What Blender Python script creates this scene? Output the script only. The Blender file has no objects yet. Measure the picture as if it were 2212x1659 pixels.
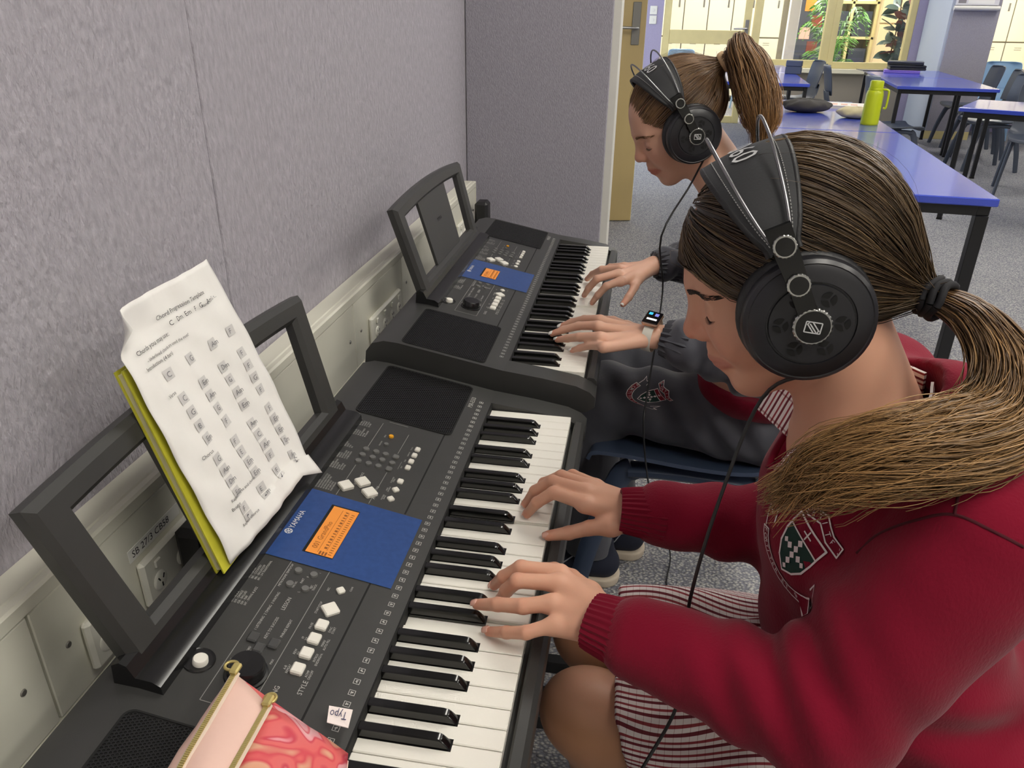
import bpy, bmesh, math, random
import numpy as np
from mathutils import Vector, Matrix
R_=math.radians
random.seed(7); RNG=np.random.default_rng(7)
SC=bpy.context.scene
COL=SC.collection
# ---------------------------------------------------------------- camera
CAM_POS=(.5509,-1.1410,1.2595)
CAM_ROT=((.986,.165,.013),(-.083,.427,.901),(.143,-.889,.434))
def _camrot(ya,pi,ro):
    f=np.array([math.sin(ya)*math.cos(pi),math.cos(ya)*math.cos(pi),math.sin(pi)])
    rt=np.cross(f,[0,0,1.]);rt/=np.linalg.norm(rt);up=np.cross(rt,f)
    c,s=math.cos(ro),math.sin(ro)
    return np.array([c*rt+s*up,-s*rt+c*up,-f])
CR=_camrot(-.15904,-.44942,.01458)
cd=bpy.data.cameras.new('camera');cam=bpy.data.objects.new('camera',cd);COL.objects.link(cam)
cd.sensor_fit='HORIZONTAL';cd.sensor_width=36.;cd.lens=36.*1653.6/2212;cd.clip_start=.02;cd.clip_end=100
M4=Matrix.Identity(4)
for i in range(3):
    for j in range(3): M4[i][j]=CR[j][i]
    M4[i][3]=CAM_POS[i]
cam.matrix_world=M4
SC.camera=cam
# ---------------------------------------------------------------- world, exposure
w=bpy.data.worlds.new('world');SC.world=w;w.use_nodes=True
w.node_tree.nodes['Background'].inputs[0].default_value=(.80,.88,1.,1);w.node_tree.nodes['Background'].inputs[1].default_value=.9
SC.view_settings.view_transform='Standard';SC.view_settings.look='None';SC.view_settings.gamma=1.;SC.view_settings.use_curve_mapping=False
SC.view_settings.exposure=1.28
LAMP_W=9.5         # radiance of the room's ceiling panels
HALL_W=15.5         # radiance of the corridor's ceiling panels
LAMP_COL=(1.,.955,.87)
# ---------------------------------------------------------------- helpers
def lin(c):
    if isinstance(c,str):
        c=c.lstrip('#');c=tuple(int(c[i:i+2],16)/255 for i in(0,2,4))
    return tuple(((x/12.92) if x<=.04045 else ((x+.055)/1.055)**2.4) for x in c)
MATS={}
def mat(name,col='#808080',rough=.5,metal=0.,spec=.5,bump=None,var=None,emit=None,attr=None,sheen=0.,coat=0.,trans=0.,sss=0.,aniso=0.,alpha=1.):
    if name in MATS:return MATS[name]
    m=bpy.data.materials.new(name);m.use_nodes=True;nt=m.node_tree;N=nt.nodes;L=nt.links
    b=N['Principled BSDF'];c=lin(col)
    b.inputs['Base Color'].default_value=(*c,1);b.inputs['Roughness'].default_value=rough
    b.inputs['Metallic'].default_value=metal;b.inputs['Specular IOR Level'].default_value=spec
    if sheen:b.inputs['Sheen Weight'].default_value=sheen;b.inputs['Sheen Roughness'].default_value=.5
    if coat:b.inputs['Coat Weight'].default_value=coat;b.inputs['Coat Roughness'].default_value=.08
    if trans:b.inputs['Transmission Weight'].default_value=trans
    if alpha<1:b.inputs['Alpha'].default_value=alpha
    if sss:
        b.inputs['Subsurface Weight'].default_value=sss;b.inputs['Subsurface Radius'].default_value=(1.,.35,.2);b.inputs['Subsurface Scale'].default_value=.004
    if aniso:b.inputs['Anisotropic'].default_value=aniso
    if emit:
        b.inputs['Emission Color'].default_value=(*lin(emit[0]),1) if isinstance(emit[0],str) else (*emit[0],1);b.inputs['Emission Strength'].default_value=emit[1]
    src=None
    if attr:
        a=N.new('ShaderNodeAttribute');a.attribute_name=attr;src=a.outputs['Color']
        L.new(src,b.inputs['Base Color'])
    if var or bump:
        tc=N.new('ShaderNodeTexCoord')
    if var:   # (scale, amount[, stretch])
        mp=N.new('ShaderNodeMapping');mp.inputs['Scale'].default_value=var[2] if len(var)>2 else (1,1,1)
        L.new(tc.outputs['Object'],mp.inputs[0])
        n=N.new('ShaderNodeTexNoise');n.inputs['Scale'].default_value=var[0];n.inputs['Detail'].default_value=4
        L.new(mp.outputs[0],n.inputs['Vector'])
        r=N.new('ShaderNodeMapRange');r.inputs['From Min'].default_value=.3;r.inputs['From Max'].default_value=.7
        r.inputs['To Min'].default_value=1-var[1];r.inputs['To Max'].default_value=1+var[1];L.new(n.outputs['Fac'],r.inputs[0])
        mx=N.new('ShaderNodeMix');mx.data_type='RGBA';mx.blend_type='MULTIPLY';mx.inputs[0].default_value=1
        mx.inputs[6].default_value=(*c,1)
        if src:L.new(src,mx.inputs[6])
        L.new(r.outputs[0],mx.inputs[7]);L.new(mx.outputs[2],b.inputs['Base Color'])
    if bump:  # (kind, scale, strength, distance, stretch)
        kind,s,st,dist=bump[:4];mp=N.new('ShaderNodeMapping');mp.inputs['Scale'].default_value=bump[4] if len(bump)>4 else (1,1,1)
        L.new(tc.outputs['Object'],mp.inputs[0])
        if kind=='noise':
            n=N.new('ShaderNodeTexNoise');n.inputs['Scale'].default_value=s;n.inputs['Detail'].default_value=3;o=n.outputs['Fac']
        elif kind=='vor':
            n=N.new('ShaderNodeTexVoronoi');n.inputs['Scale'].default_value=s;o=n.outputs['Distance']
        else:
            n=N.new('ShaderNodeTexWave');n.inputs['Scale'].default_value=s;n.inputs['Distortion'].default_value=1.5;n.inputs['Detail'].default_value=2;o=n.outputs['Fac']
        L.new(mp.outputs[0],n.inputs['Vector'])
        bp=N.new('ShaderNodeBump');bp.inputs['Strength'].default_value=st;bp.inputs['Distance'].default_value=dist
        L.new(o,bp.inputs['Height']);L.new(bp.outputs[0],b.inputs['Normal'])
    MATS[name]=m;return m
def wl(o):
    v=Vector((0,0,0))
    while o is not None: v=v+o.location;o=o.parent
    return np.array(v)
def obj(name,V,F,m=None,parent=None,smooth=40,world=False,cols=None,mats=None,mi=None,loc=None):
    """one mesh object; world=True: V in world coordinates (ancestors only translated)"""
    V=np.asarray(V,dtype=np.float64)
    if world and parent is not None: V=V-wl(parent)
    if loc is not None: V=V-np.asarray(loc)
    me=bpy.data.meshes.new(name)
    me.from_pydata(V.tolist(),[],F.tolist() if hasattr(F,'tolist') else F)
    if mats:
        for x in mats: me.materials.append(x)
        if mi is not None: me.polygons.foreach_set('material_index',np.asarray(mi,dtype=np.int32))
    elif m is not None: me.materials.append(m)
    if smooth:
        me.polygons.foreach_set('use_smooth',np.ones(len(me.polygons),bool))
        if smooth<180: me.set_sharp_from_angle(angle=R_(smooth))
    if cols is not None:
        a=me.color_attributes.new('Col','FLOAT_COLOR','POINT')
        cc=np.ones((len(V),4),np.float32);cc[:,:3]=cols;a.data.foreach_set('color',cc.ravel())
    me.update()
    o=bpy.data.objects.new(name,me);COL.objects.link(o)
    if loc is not None:o.location=loc
    if parent is not None:o.parent=parent
    return o
def tag(o,label,cat,group=None):
    o['label']=label;o['category']=cat
    if group:o['group']=group
    return o
def thing(name,label,cat,loc=(0,0,0),rz=0,group=None):
    o=bpy.data.objects.new(name,None);COL.objects.link(o);o.location=loc;o.rotation_euler=(0,0,rz);o.empty_display_size=.05
    return tag(o,label,cat,group)
def struct(o):
    o['kind']='structure';return o
def dup(root,loc=None,rz=None,label=None,parent=None):
    c=root.copy();COL.objects.link(c)
    if loc is not None:c.location=loc
    if rz is not None:c.rotation_euler=(0,0,rz)
    if label:c['label']=label
    if parent is not None:c.parent=parent
    for ch in list(root.children): dup(ch,parent=c)
    return c
class MB:
    def __init__(s): s.V=[];s.F=[];s.n=0;s.mi=[];s.cur=0
    def add(s,V,F):
        V=np.asarray(V,float);s.V.append(V)
        s.F+= [tuple(int(i)+s.n for i in f) for f in F];s.mi+=[s.cur]*len(F);s.n+=len(V);return s
    def box(s,x0,x1,y0,y1,z0,z1,b=0.,M=None):
        lo=np.array([min(x0,x1),min(y0,y1),min(z0,z1)],float);hi=np.array([max(x0,x1),max(y0,y1),max(z0,z1)],float)
        b=min(b,.49*min(hi-lo))
        if b<=0:
            V=np.array([[ (lo,hi)[i][0],(lo,hi)[j][1],(lo,hi)[k][2]] for i in(0,1) for j in(0,1) for k in(0,1)])
            F=[(0,1,3,2),(4,6,7,5),(0,4,5,1),(2,3,7,6),(0,2,6,4),(1,5,7,3)]
        else:
            idx={};V=[]
            for i in(0,1):
                for j in(0,1):
                    for k in(0,1):
                        for a in range(3):
                            p=[(lo,hi)[q][r] for r,q in enumerate((i,j,k))]
                            for r,q in enumerate((i,j,k)):
                                if r!=a:p[r]+= b if q==0 else -b
                            idx[(i,j,k,a)]=len(V);V.append(p)
            F=[]
            for a in range(3):
                u,v=(a+1)%3,(a+2)%3
                for sgn in(0,1):
                    def c(p,q):
                        t=[0,0,0];t[a]=sgn;t[u]=p;t[v]=q;return idx[(*t,a)]
                    f=[c(0,0),c(1,0),c(1,1),c(0,1)];F.append(tuple(f) if sgn else tuple(f[::-1]))
                for p in(0,1):
                    for q in(0,1):
                        t0=[0,0,0];t1=[0,0,0];t0[u]=t1[u]=p;t0[v]=t1[v]=q;t1[a]=1
                        f=(idx[(*t0,u)],idx[(*t1,u)],idx[(*t1,v)],idx[(*t0,v)])
                        F.append(f if (p==q) else f[::-1])
            for i in(0,1):
                for j in(0,1):
                    for k in(0,1):
                        f=(idx[(i,j,k,0)],idx[(i,j,k,1)],idx[(i,j,k,2)])
                        F.append(f if (i+j+k)%2==1 else f[::-1])
            V=np.array(V)
        if M is not None: V=V@np.asarray(M)[:3,:3].T+np.asarray(M)[:3,3]
        return s.add(V,F)
    def tube(s,P,r,n=8,cap=True,flat=None,up=(0,0,1)):
        P=np.asarray(P,float);k=len(P);r=np.full(k,r) if np.isscalar(r) else np.asarray(r,float)
        T=np.gradient(P,axis=0);T/=np.linalg.norm(T,axis=1)[:,None]+1e-12
        u=np.asarray(up,float)
        if abs(T[0]@u)>.95:u=np.array([1.,.2,0])
        V=[];N=u-T[0]*(u@T[0]);N/=np.linalg.norm(N)
        a=np.linspace(0,2*np.pi,n,endpoint=False)
        fl=(1,1) if flat is None else flat
        for i in range(k):
            N=N-T[i]*(N@T[i]);N/=np.linalg.norm(N)+1e-12;B=np.cross(T[i],N)
            V.append(P[i]+r[i]*(fl[0]*np.cos(a)[:,None]*N+fl[1]*np.sin(a)[:,None]*B))
        F=[]
        for i in range(k-1):
            for j in range(n):
                j2=(j+1)%n;F.append((i*n+j,i*n+j2,(i+1)*n+j2,(i+1)*n+j))
        if cap:F+= [tuple(range(n))[::-1],tuple((k-1)*n+j for j in range(n))]
        return s.add(np.concatenate(V),F)
    def lathe(s,prof,n=32,c=(0,0,0),ax=(0,0,1),M=None):
        """prof: list of (radius, height) from start to end"""
        ax=np.asarray(ax,float);ax/=np.linalg.norm(ax)
        u=np.cross(ax,[1.,0,0]) if abs(ax[0])<.9 else np.cross(ax,[0,1.,0]);u/=np.linalg.norm(u);v=np.cross(ax,u)
        a=np.linspace(0,2*np.pi,n,endpoint=False);V=[]
        for r,h in prof: V.append(np.asarray(c)+h*ax+r*(np.cos(a)[:,None]*u+np.sin(a)[:,None]*v))
        F=[]
        for i in range(len(prof)-1):
            for j in range(n):
                j2=(j+1)%n;F.append((i*n+j,i*n+j2,(i+1)*n+j2,(i+1)*n+j))
        if prof[0][0]>1e-6:F.append(tuple(range(n))[::-1])
        if prof[-1][0]>1e-6:F.append(tuple((len(prof)-1)*n+j for j in range(n)))
        V=np.concatenate(V)
        if M is not None: V=V@np.asarray(M)[:3,:3].T+np.asarray(M)[:3,3]
        return s.add(V,F)
    def prism(s,poly,h0,h1,fn):
        """poly 2-D, fn(a,b,h)->3-D"""
        n=len(poly);V=[fn(a,b,h0) for a,b in poly]+[fn(a,b,h1) for a,b in poly]
        F=[tuple(range(n))[::-1],tuple(range(n,2*n))]+[(i,(i+1)%n,n+(i+1)%n,n+i) for i in range(n)]
        return s.add(V,F)
    def loft(s,rings,close=True,caps=True):
        rings=[np.asarray(r,float) for r in rings];n=len(rings[0]);F=[]
        for i in range(len(rings)-1):
            for j in range(n if close else n-1):
                j2=(j+1)%n;F.append((i*n+j,i*n+j2,(i+1)*n+j2,(i+1)*n+j))
        if caps and close:F+=[tuple(range(n))[::-1],tuple((len(rings)-1)*n+j for j in range(n))]
        return s.add(np.concatenate(rings),F)
    def arr(s): return np.concatenate(s.V),s.F
    def build(s,name,m=None,parent=None,smooth=40,world=False,mats=None,loc=None):
        V,F=s.arr();return obj(name,V,F,m,parent,smooth,world,mats=mats,mi=s.mi if mats else None,loc=loc)
def box(name,e,m,parent=None,b=.0,world=False):
    return MB().box(*e,b=b).build(name,m,parent,world=world)
_TC={}
def text_arr(t):
    """flat mesh of a text of height 1 (cap height about .7), origin at left baseline"""
    if t in _TC:return _TC[t]
    cu=bpy.data.curves.new('t','FONT');cu.body=t;cu.resolution_u=2;cu.size=1.
    o=bpy.data.objects.new('t',cu);COL.objects.link(o)
    dg=bpy.context.evaluated_depsgraph_get();me=o.evaluated_get(dg).to_mesh()
    V=np.array([v.co[:] for v in me.vertices]).reshape(-1,3);F=[tuple(p.vertices) for p in me.polygons]
    bpy.data.objects.remove(o);bpy.data.curves.remove(cu)
    _TC[t]=(V,F);return V,F
def smoothpath(P,n=40):
    """Catmull-Rom through P"""
    P=np.asarray(P,float);Q=np.vstack([2*P[0]-P[1],P,2*P[-1]-P[-2]]);k=len(P)-1;out=[]
    for t in np.linspace(0,k-1e-9,n):
        i=int(t);f=t-i;a,b,c,d=Q[i:i+4]
        out.append(.5*((2*b)+(-a+c)*f+(2*a-5*b+4*c-d)*f*f+(-a+3*b-3*c+d)*f**3))
    return np.array(out)
# pixel of the 2212x1659 frame -> world point on a plane / at a depth
CP=np.array(CAM_POS)
def ray(u,v): return np.array([(u-1106)/1653.6,-(v-829.5)/1653.6,-1.])@CR
def onx(u,v,x): d=ray(u,v);return CP+d*(x-CP[0])/d[0]
def ony(u,v,y): d=ray(u,v);return CP+d*(y-CP[1])/d[1]
def onz(u,v,z): d=ray(u,v);return CP+d*(z-CP[2])/d[2]
# ================================================================ materials
fabric=mat('wall_fabric','#afabb3',.95,spec=.15,bump=('noise',100,1.,.0045,(1,2.1,.9)),var=(60,.13,(1,2,.8)))
fabric2=mat('wall_fabric_grey','#a5a2ab',.95,spec=.15,bump=('noise',170,.9,.003,(2,1,.8)),var=(120,.10,(2,1,.7)))
white_p=mat('white_paint','#dcdad2',.6,var=(20,.02))
cream=mat('cream_paint','#d8c98f',.5,var=(8,.04))
ceilm=mat('ceiling_paint','#e9e7e0',.9)
trunkm=mat('trunk_plastic','#d6d4c6',.42,var=(9,.03))
socket=mat('socket_plastic','#e2e0d4',.35)
black_pl=mat('black_plastic','#1d1d1e',.45,bump=('noise',900,.12,.0004))
dark_gap=mat('dark_gap','#0a0a0a',.8)
steel=mat('steel','#b9b9b6',.28,metal=1.)
grey_metal=mat('grey_metal','#8c8a84',.4,metal=.8)
tanwood=mat('tan_door','#c9b27c',.45,var=(6,.06,(1,1,.2)))
black_metal=mat('black_metal','#17171a',.4)
bluetop=mat('blue_laminate','#3a50c6',.24,spec=.7,var=(300,.04),coat=.5)
navy_pl=mat('navy_polypropylene','#3a465c',.38,bump=('noise',600,.08,.0005))
grey_pl=mat('grey_polypropylene','#464d5a',.38)
sky_pl=mat('light_blue_polypropylene','#9cc3e6',.38)
locker=mat('locker_paint','#e8e2c8',.45)
glass=mat('window_glass','#ffffff',.02,trans=1.)
# carpet: looped pile in grey blue
def carpet():
    m=bpy.data.materials.new('carpet');m.use_nodes=True;nt=m.node_tree;N=nt.nodes;L=nt.links;b=N['Principled BSDF']
    b.inputs['Roughness'].default_value=.95;b.inputs['Specular IOR Level'].default_value=.1
    tc=N.new('ShaderNodeTexCoord');mp=N.new('ShaderNodeMapping');mp.inputs['Scale'].default_value=(1.,1.45,1);L.new(tc.outputs['Object'],mp.inputs[0])
    v=N.new('ShaderNodeTexVoronoi');v.inputs['Scale'].default_value=125;L.new(mp.outputs[0],v.inputs['Vector'])
    r=N.new('ShaderNodeValToRGB');r.color_ramp.elements[0].color=(*lin('#d3d1cb'),1);r.color_ramp.elements[1].color=(*lin('#85868e'),1)
    r.color_ramp.elements[0].position=.12;r.color_ramp.elements[1].position=.62;L.new(v.outputs['Distance'],r.inputs[0])
    n=N.new('ShaderNodeTexNoise');n.inputs['Scale'].default_value=1.6;L.new(tc.outputs['Object'],n.inputs['Vector'])
    mr=N.new('ShaderNodeMapRange');mr.inputs['To Min'].default_value=.86;mr.inputs['To Max'].default_value=1.12;L.new(n.outputs['Fac'],mr.inputs[0])
    mx=N.new('ShaderNodeMix');mx.data_type='RGBA';mx.blend_type='MULTIPLY';mx.inputs[0].default_value=1;L.new(r.outputs[0],mx.inputs[6]);L.new(mr.outputs[0],mx.inputs[7]);L.new(mx.outputs[2],b.inputs['Base Color'])
    iv=N.new('ShaderNodeMath');iv.operation='SUBTRACT';iv.inputs[0].default_value=1;L.new(v.outputs['Distance'],iv.inputs[1])
    bp=N.new('ShaderNodeBump');bp.inputs['Strength'].default_value=.9;bp.inputs['Distance'].default_value=.006;L.new(iv.outputs[0],bp.inputs['Height']);L.new(bp.outputs[0],b.inputs['Normal'])
    return m
# ================================================================ the room
YW=9.9   # window wall
XR=6.6;Y0=-3.2;ZC=2.75
struct(box('floor',(-.3,XR+.2,Y0-.2,14.2,-.1,0),carpet()))
struct(box('ceiling',(-.3,XR+.2,Y0-.2,14.2,ZC,ZC+.1),ceilm))
# left wall: plaster core with fabric covered panels
wall=struct(box('wall_left',(-.25,-.062,Y0,5.2,0,ZC),white_p))
ys=[-3.2,-1.765,-.115,1.535]
for a,b in zip(ys[:-1],ys[1:]):
    box('fabric_panel',(-.062,-.05,a+.0012,b-.0012,.0,ZC),fabric,wall,b=.0018)
struct(box('wall_rear',(-.3,XR+.2,Y0-.2,Y0,0,ZC),white_p))
wr=struct(box('wall_right',(XR,XR+.2,Y0,YW,0,ZC),fabric2))
# partition that closes the bay, with its grey fabric panel and white end
part=struct(box('wall_partition',(-.062,.452,1.549,1.70,0,ZC),white_p,b=.002))
box('fabric_panel',(-.05,.427,1.535,1.549,0,ZC),fabric2,part,b=.003)
# ceiling lights: real recessed panels
lampm=mat('lamp_diffuser','#ffffff',.5,emit=(LAMP_COL,LAMP_W))
hallm=mat('hall_lamp_diffuser','#ffffff',.5,emit=((1.,.97,.90),HALL_W))
ORD=('first','second','third','fourth','fifth','sixth','seventh','eighth','ninth','tenth','eleventh','twelfth')
for k,(x,y) in enumerate( [(1.25,-1.3),(2.35,-1.3),(4.7,-1.3),(1.25,1.0),(2.7,2.2),(2.2,5.),(2.2,8.2),(4.7,2.2),(4.7,5.),(4.7,8.2)]):
    t=thing('ceiling_light','flat ceiling light panel in the classroom, %s counted from the keyboards'%ORD[k],'light',(x,y,ZC),group='classroom ceiling lights')
    MB().box(-.17,.17,-.62,.62,-.012,-.001,b=.004).build('frame',white_p,t)
    MB().box(-.145,.145,-.595,.595,-.016,-.013).build('diffuser',lampm,t)
for k,x in enumerate((1.2,3.4,5.6)):
    t=thing('ceiling_light','flat ceiling light panel in the corridor, %s from the left'%ORD[k],'light',(x,11.4,ZC),group='corridor ceiling lights')
    MB().box(-.62,.62,-.3,.3,-.012,-.001,b=.004).build('frame',white_p,t)
    MB().box(-.59,.59,-.27,.27,-.016,-.013).build('diffuser',hallm,t)
# ---------------------------------------------------------------- power trunking along the left wall
tr=struct(MB().box(-.05,-.012,-3.1,1.455,.567,.747,b=.003).box(-.014,0,-3.1,1.455,.727,.747,b=.003).box(-.014,0,-3.1,1.455,.567,.583,b=.003).box(-.05,0,1.452,1.456,.567,.747,b=.001).build('trim_1',trunkm))
joints=[-3.1,-1.75,-.652,.256,.588,1.455]
for a,b in zip(joints[:-1],joints[1:]):
    c=box('cover',(-.012,-.003,a+.0015,b-.0015,.5845,.7255),trunkm,tr,b=.0012)
    for y in (a+.035,b-.03):
        if b-a>.3: MB().lathe([(0,.0016),(.0032,.0014),(.004,0),(.004,-.002)],14,(-.003,y,.655),(1,0,0)).build('screw',grey_metal,c)
def outlet(y0,y1,n,lab):
    o=thing('power_outlet',lab,'outlet',(-.003,(y0+y1)/2,.6),group=None)
    h=.066;L=(y1-y0)/2
    MB().box(0,.011,-L,L,0,h,b=.004).build('plate',socket,o)
    for i in range(n):
        yc=-L+(i+.5)*2*L/n
        MB().lathe([(0,.0135),(.0105,.0135),(.0125,.012),(.013,.0105)],20,(0,yc,.026),(1,0,0)).build('socket_face',socket,o)
        for dy,dz,an in ((-.0045,.004,.5),(.0045,.004,-.5),(0,-.006,0)):
            Mx=Matrix.Translation((.0132,yc+dy,.026+dz))@Matrix.Rotation(an,4,'X');MB().box(0,.0008,-.0009,.0009,-.003,.003,M=np.array(Mx)).build('slot',dark_gap,o)
        MB().box(.011,.0145,yc-.006,yc+.006,.047,.058,b=.0015).build('switch',socket,o)
    return o
outlet(.335,.545,4,'long cream power outlet below the far keyboard\'s left speaker')
outlet(1.16,1.37,4,'cream power outlet seen through the far music rest')
out_n=outlet(-.50,-.30,4,'cream power outlet with a printed tape label behind the near music rest')
outlet(-.60,-.555,1,'small cream power outlet beside the near music rest\'s left leg')
# printed tape above that outlet
tp=MB().box(0,.0006,-.105,.0,.0715,.0885)
tape=obj('tape_label',*tp.arr(),mat('tape_white','#e9e8e2',.4),out_n);
V,F=text_arr('SB 27/3 CB58');
obj('tape_text',np.stack([np.full(len(V),.0009),-.099+V[:,0]*.0135,.0755+V[:,1]*.0135],1),F,mat('ink_black','#222226',.6),tape,smooth=0)
# plug packs
def plug(y,z,lab,pts):
    o=thing('plug_pack',lab,'plug',(.012,y,z))
    MB().box(0,.045,-.03,.03,-.04,.05,b=.009).build('housing',black_pl,o)
    MB().tube(smoothpath(pts,24),.0028,8).build('lead',black_pl,o)
    return o
plug(-.345,.625,'black plug pack pushed into the outlet behind the sheet music',[(.035,-.01,-.035),(.05,-.02,-.09),(.06,.02,-.16),(.07,.1,-.3)])
plug(-.415,.628,'smaller black plug beside the tape label behind the near music rest',[(.035,0,-.03),(.05,.0,-.08),(.06,.03,-.16),(.08,.13,-.32)])
plug(1.395,.645,'black plug in the outlet at the far end of the trunking',[(.03,.0,-.03),(.05,-.02,-.08),(.07,-.06,-.2),(.07,-.1,-.4)])
# ---------------------------------------------------------------- timber door standing open
dr=bpy.data.objects.new('door_1',None);COL.objects.link(dr);dr.location=(.508,4.115,0);dr.rotation_euler=(0,0,R_(14));struct(dr)
MB().box(-.82,0,0,.038,.006,2.04,b=.002).build('leaf',tanwood,dr)
MB().box(-.001,.0012,.001,.037,.006,2.04).build('edge_strip',mat('pale_edge','#e6dcae',.5),dr)
MB().box(-.088,-.036,-.006,0,1.10,1.34,b=.003).build('handle_plate',grey_metal,dr)
MB().tube(smoothpath([(-.058,-.006,1.195),(-.058,-.045,1.195),(-.075,-.055,1.196),(-.16,-.052,1.198),(-.175,-.048,1.198)],18),.0085,10).build('lever',steel,dr)
# ---------------------------------------------------------------- window wall
def frame_grid(name,x0,x1,z0,z1,y,d,bars_v,bars_h,m,parent=None,w=.06):
    mb=MB()
    mb.box(x0,x0+w,y-d,y+d,z0,z1,b=.004).box(x1-w,x1,y-d,y+d,z0,z1,b=.004).box(x0+w,x1-w,y-d,y+d,z0,z0+w,b=.004).box(x0+w,x1-w,y-d,y+d,z1-w,z1,b=.004)
    for b,ww in bars_v: mb.box(b-ww/2,b+ww/2,y-d,y+d,z0+w,z1-w,b=.004)
    for b,ww in bars_h: mb.box(x0+w,x1-w,y-d*.9,y+d*.9,b-ww/2,b+ww/2,b=.004)
    return mb.build(name,m,parent)
purple=mat('lilac_wall','#a29ab4',.8,var=(80,.04))
wv=struct(MB().box(-.3,.67,YW-.04,YW+.1,0,ZC).box(1.80,3.76,YW-.04,YW+.1,0,.64).box(.67,3.76,YW-.04,YW+.1,2.3,ZC).box(3.74,XR,YW-.04,YW+.1,0,.62).box(3.74,XR,YW-.04,YW+.1,2.3,ZC).box(3.70,3.98,YW-.06,YW+.1,0,ZC).build('wall_windows',purple))
MB().box(1.80,3.76,YW-.16,YW+.1,.645,.70,b=.006).build('sill',mat('sill_paint','#e6dfc4',.4),wv)
MB().box(1.81,3.70,YW-.045,YW-.04,.02,.64).build('lower_panel',mat('taupe_panel','#9c9384',.7),wv)
# glazed door
gd=struct(frame_grid('door_2',.685,1.765,.0,2.15,YW,.03,[],[(1.035,.16)],cream,w=.085))
for n,(z0,z1) in enumerate(((.085,.955),(1.115,2.065))):
    MB().box(.77,1.68,YW-.004,YW+.004,z0,z1).build('pane',glass,gd)
MB().box(1.70,1.745,YW-.038,YW-.03,1.0,1.24,b=.003).build('handle_plate',grey_metal,gd)
MB().tube(smoothpath([(1.722,YW-.038,1.14),(1.722,YW-.08,1.14),(1.70,YW-.09,1.14),(1.56,YW-.088,1.138)],14),.011,10).build('lever',steel,gd)
for n,(x0,x1) in enumerate(((1.80,2.75),(2.75,3.70))):
    f=struct(frame_grid('window_%d'%(n+1),x0,x1,.70,2.3,YW,.05,[],[],cream,w=.09 if n==0 else .075))
    MB().box(x0+.06,x1-.06,YW-.004,YW+.004,.77,2.24).build('pane',glass,f)
f=struct(frame_grid('window_3',4.40,6.5,.62,2.3,YW-.02,.05,[(5.5,.07)],[],cream,w=.07))
for a,b in ((4.46,5.47),(5.53,6.44)): MB().box(a,b,YW-.024,YW-.016,.68,2.24).build('pane',glass,f)
# light switches on the lilac wall
for z,l in ((1.335,'white light switch plate, the upper one beside the timber door'),(1.225,'white light switch plate, the lower one beside the timber door')):
    s_=thing('light_switch',l,'switch',(.545,YW-.04,z))
    MB().box(-.045,.045,-.012,0,-.05,.05,b=.005).build('plate',socket,s_);MB().box(-.012,.012,-.018,-.012,-.014,.014,b=.003).build('rocker',white_p,s_)
# column / wall return with the whiteboard
cm=struct(MB().box(3.80,4.30,9.0,YW-.07,0,ZC,b=.003).build('wall_column',mat('pale_blue_paint','#c3cbd6',.7)))
MB().box(3.83,4.31,8.985,9.0,.09,ZC,b=.003).build('fabric_panel',fabric2,cm)
MB().box(4.30,4.312,9.0,9.5,.09,ZC,b=.001).build('fabric_panel',fabric2,cm)
MB().box(3.79,4.31,8.982,9.0,0,.09,b=.002).build('skirting',cream,cm)
wb=thing('whiteboard','white board with a rounded tray on the grey column','whiteboard',(4.05,8.985,1.39))
MB().box(-.22,.22,-.02,0,.03,.9,b=.004).build('board',mat('board_white','#e3e1e6',.25),wb)
MB().tube([(-.235,-.03,0),(.235,-.03,0)],.024,14).build('tray',white_p,wb)
MB().box(-.20,-.12,-.0215,-.02,.05,.10).build('printed_card',mat('card_grey','#8f8a8e',.6),wb)
MB().box(-.10,.17,-.0215,-.02,.045,.42).build('paper_sheet',mat('paper_wht','#f0efec',.6),wb)
# ---------------------------------------------------------------- corridor behind the glass
hl=struct(box('wall_corridor',(-.3,XR+.2,13.4,13.6,0,ZC),mat('hall_wall','#efe6cc',.8)))
struct(box('wall_corridor_left',(-.4,-.3,YW,13.6,0,ZC),hl.data.materials[0]));struct(box('wall_corridor_right',(XR,XR+.2,YW,13.6,0,ZC),hl.data.materials[0]))
lk0=None
lkgap=mat('locker_gap','#8d8670',.7)
def make_locker():
    t=thing('locker','cream corridor locker, first from the left behind the glazed door','locker',(0,0,0),group='corridor lockers')
    MB().box(-.19,.19,0,.5,.06,1.95,b=.004).build('body',lkgap,t)
    for z0,z1 in ((.09,.965),(.985,1.93)):
        d=MB().box(-.185,.185,-.018,0,z0,z1,b=.004).build('door',locker,t)
        MB().box(.10,.125,-.026,-.018,(z0+z1)/2-.05,(z0+z1)/2+.06,b=.003).build('latch',grey_metal,d)
        for s in range(2): MB().box(-.05,.05,-.020,-.018,z1-.07-s*.03,z1-.062-s*.03).build('vent',lkgap,d)
    MB().box(-.19,.19,.02,.5,0,.06).build('plinth',dark_gap,t)
    return t
lkx=[.45+i*.385 for i in range(6)]+[4.6+i*.385 for i in range(6)]
for i,x in enumerate(lkx):
    if i==0:
        lk0=make_locker();lk0.location=(x,12.9,0)
    else: dup(lk0,(x,12.9,0),label='cream corridor locker, %s from the left %s'%(ORD[i%6],'behind the glazed door' if i<6 else 'behind the far right window'))
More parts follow.
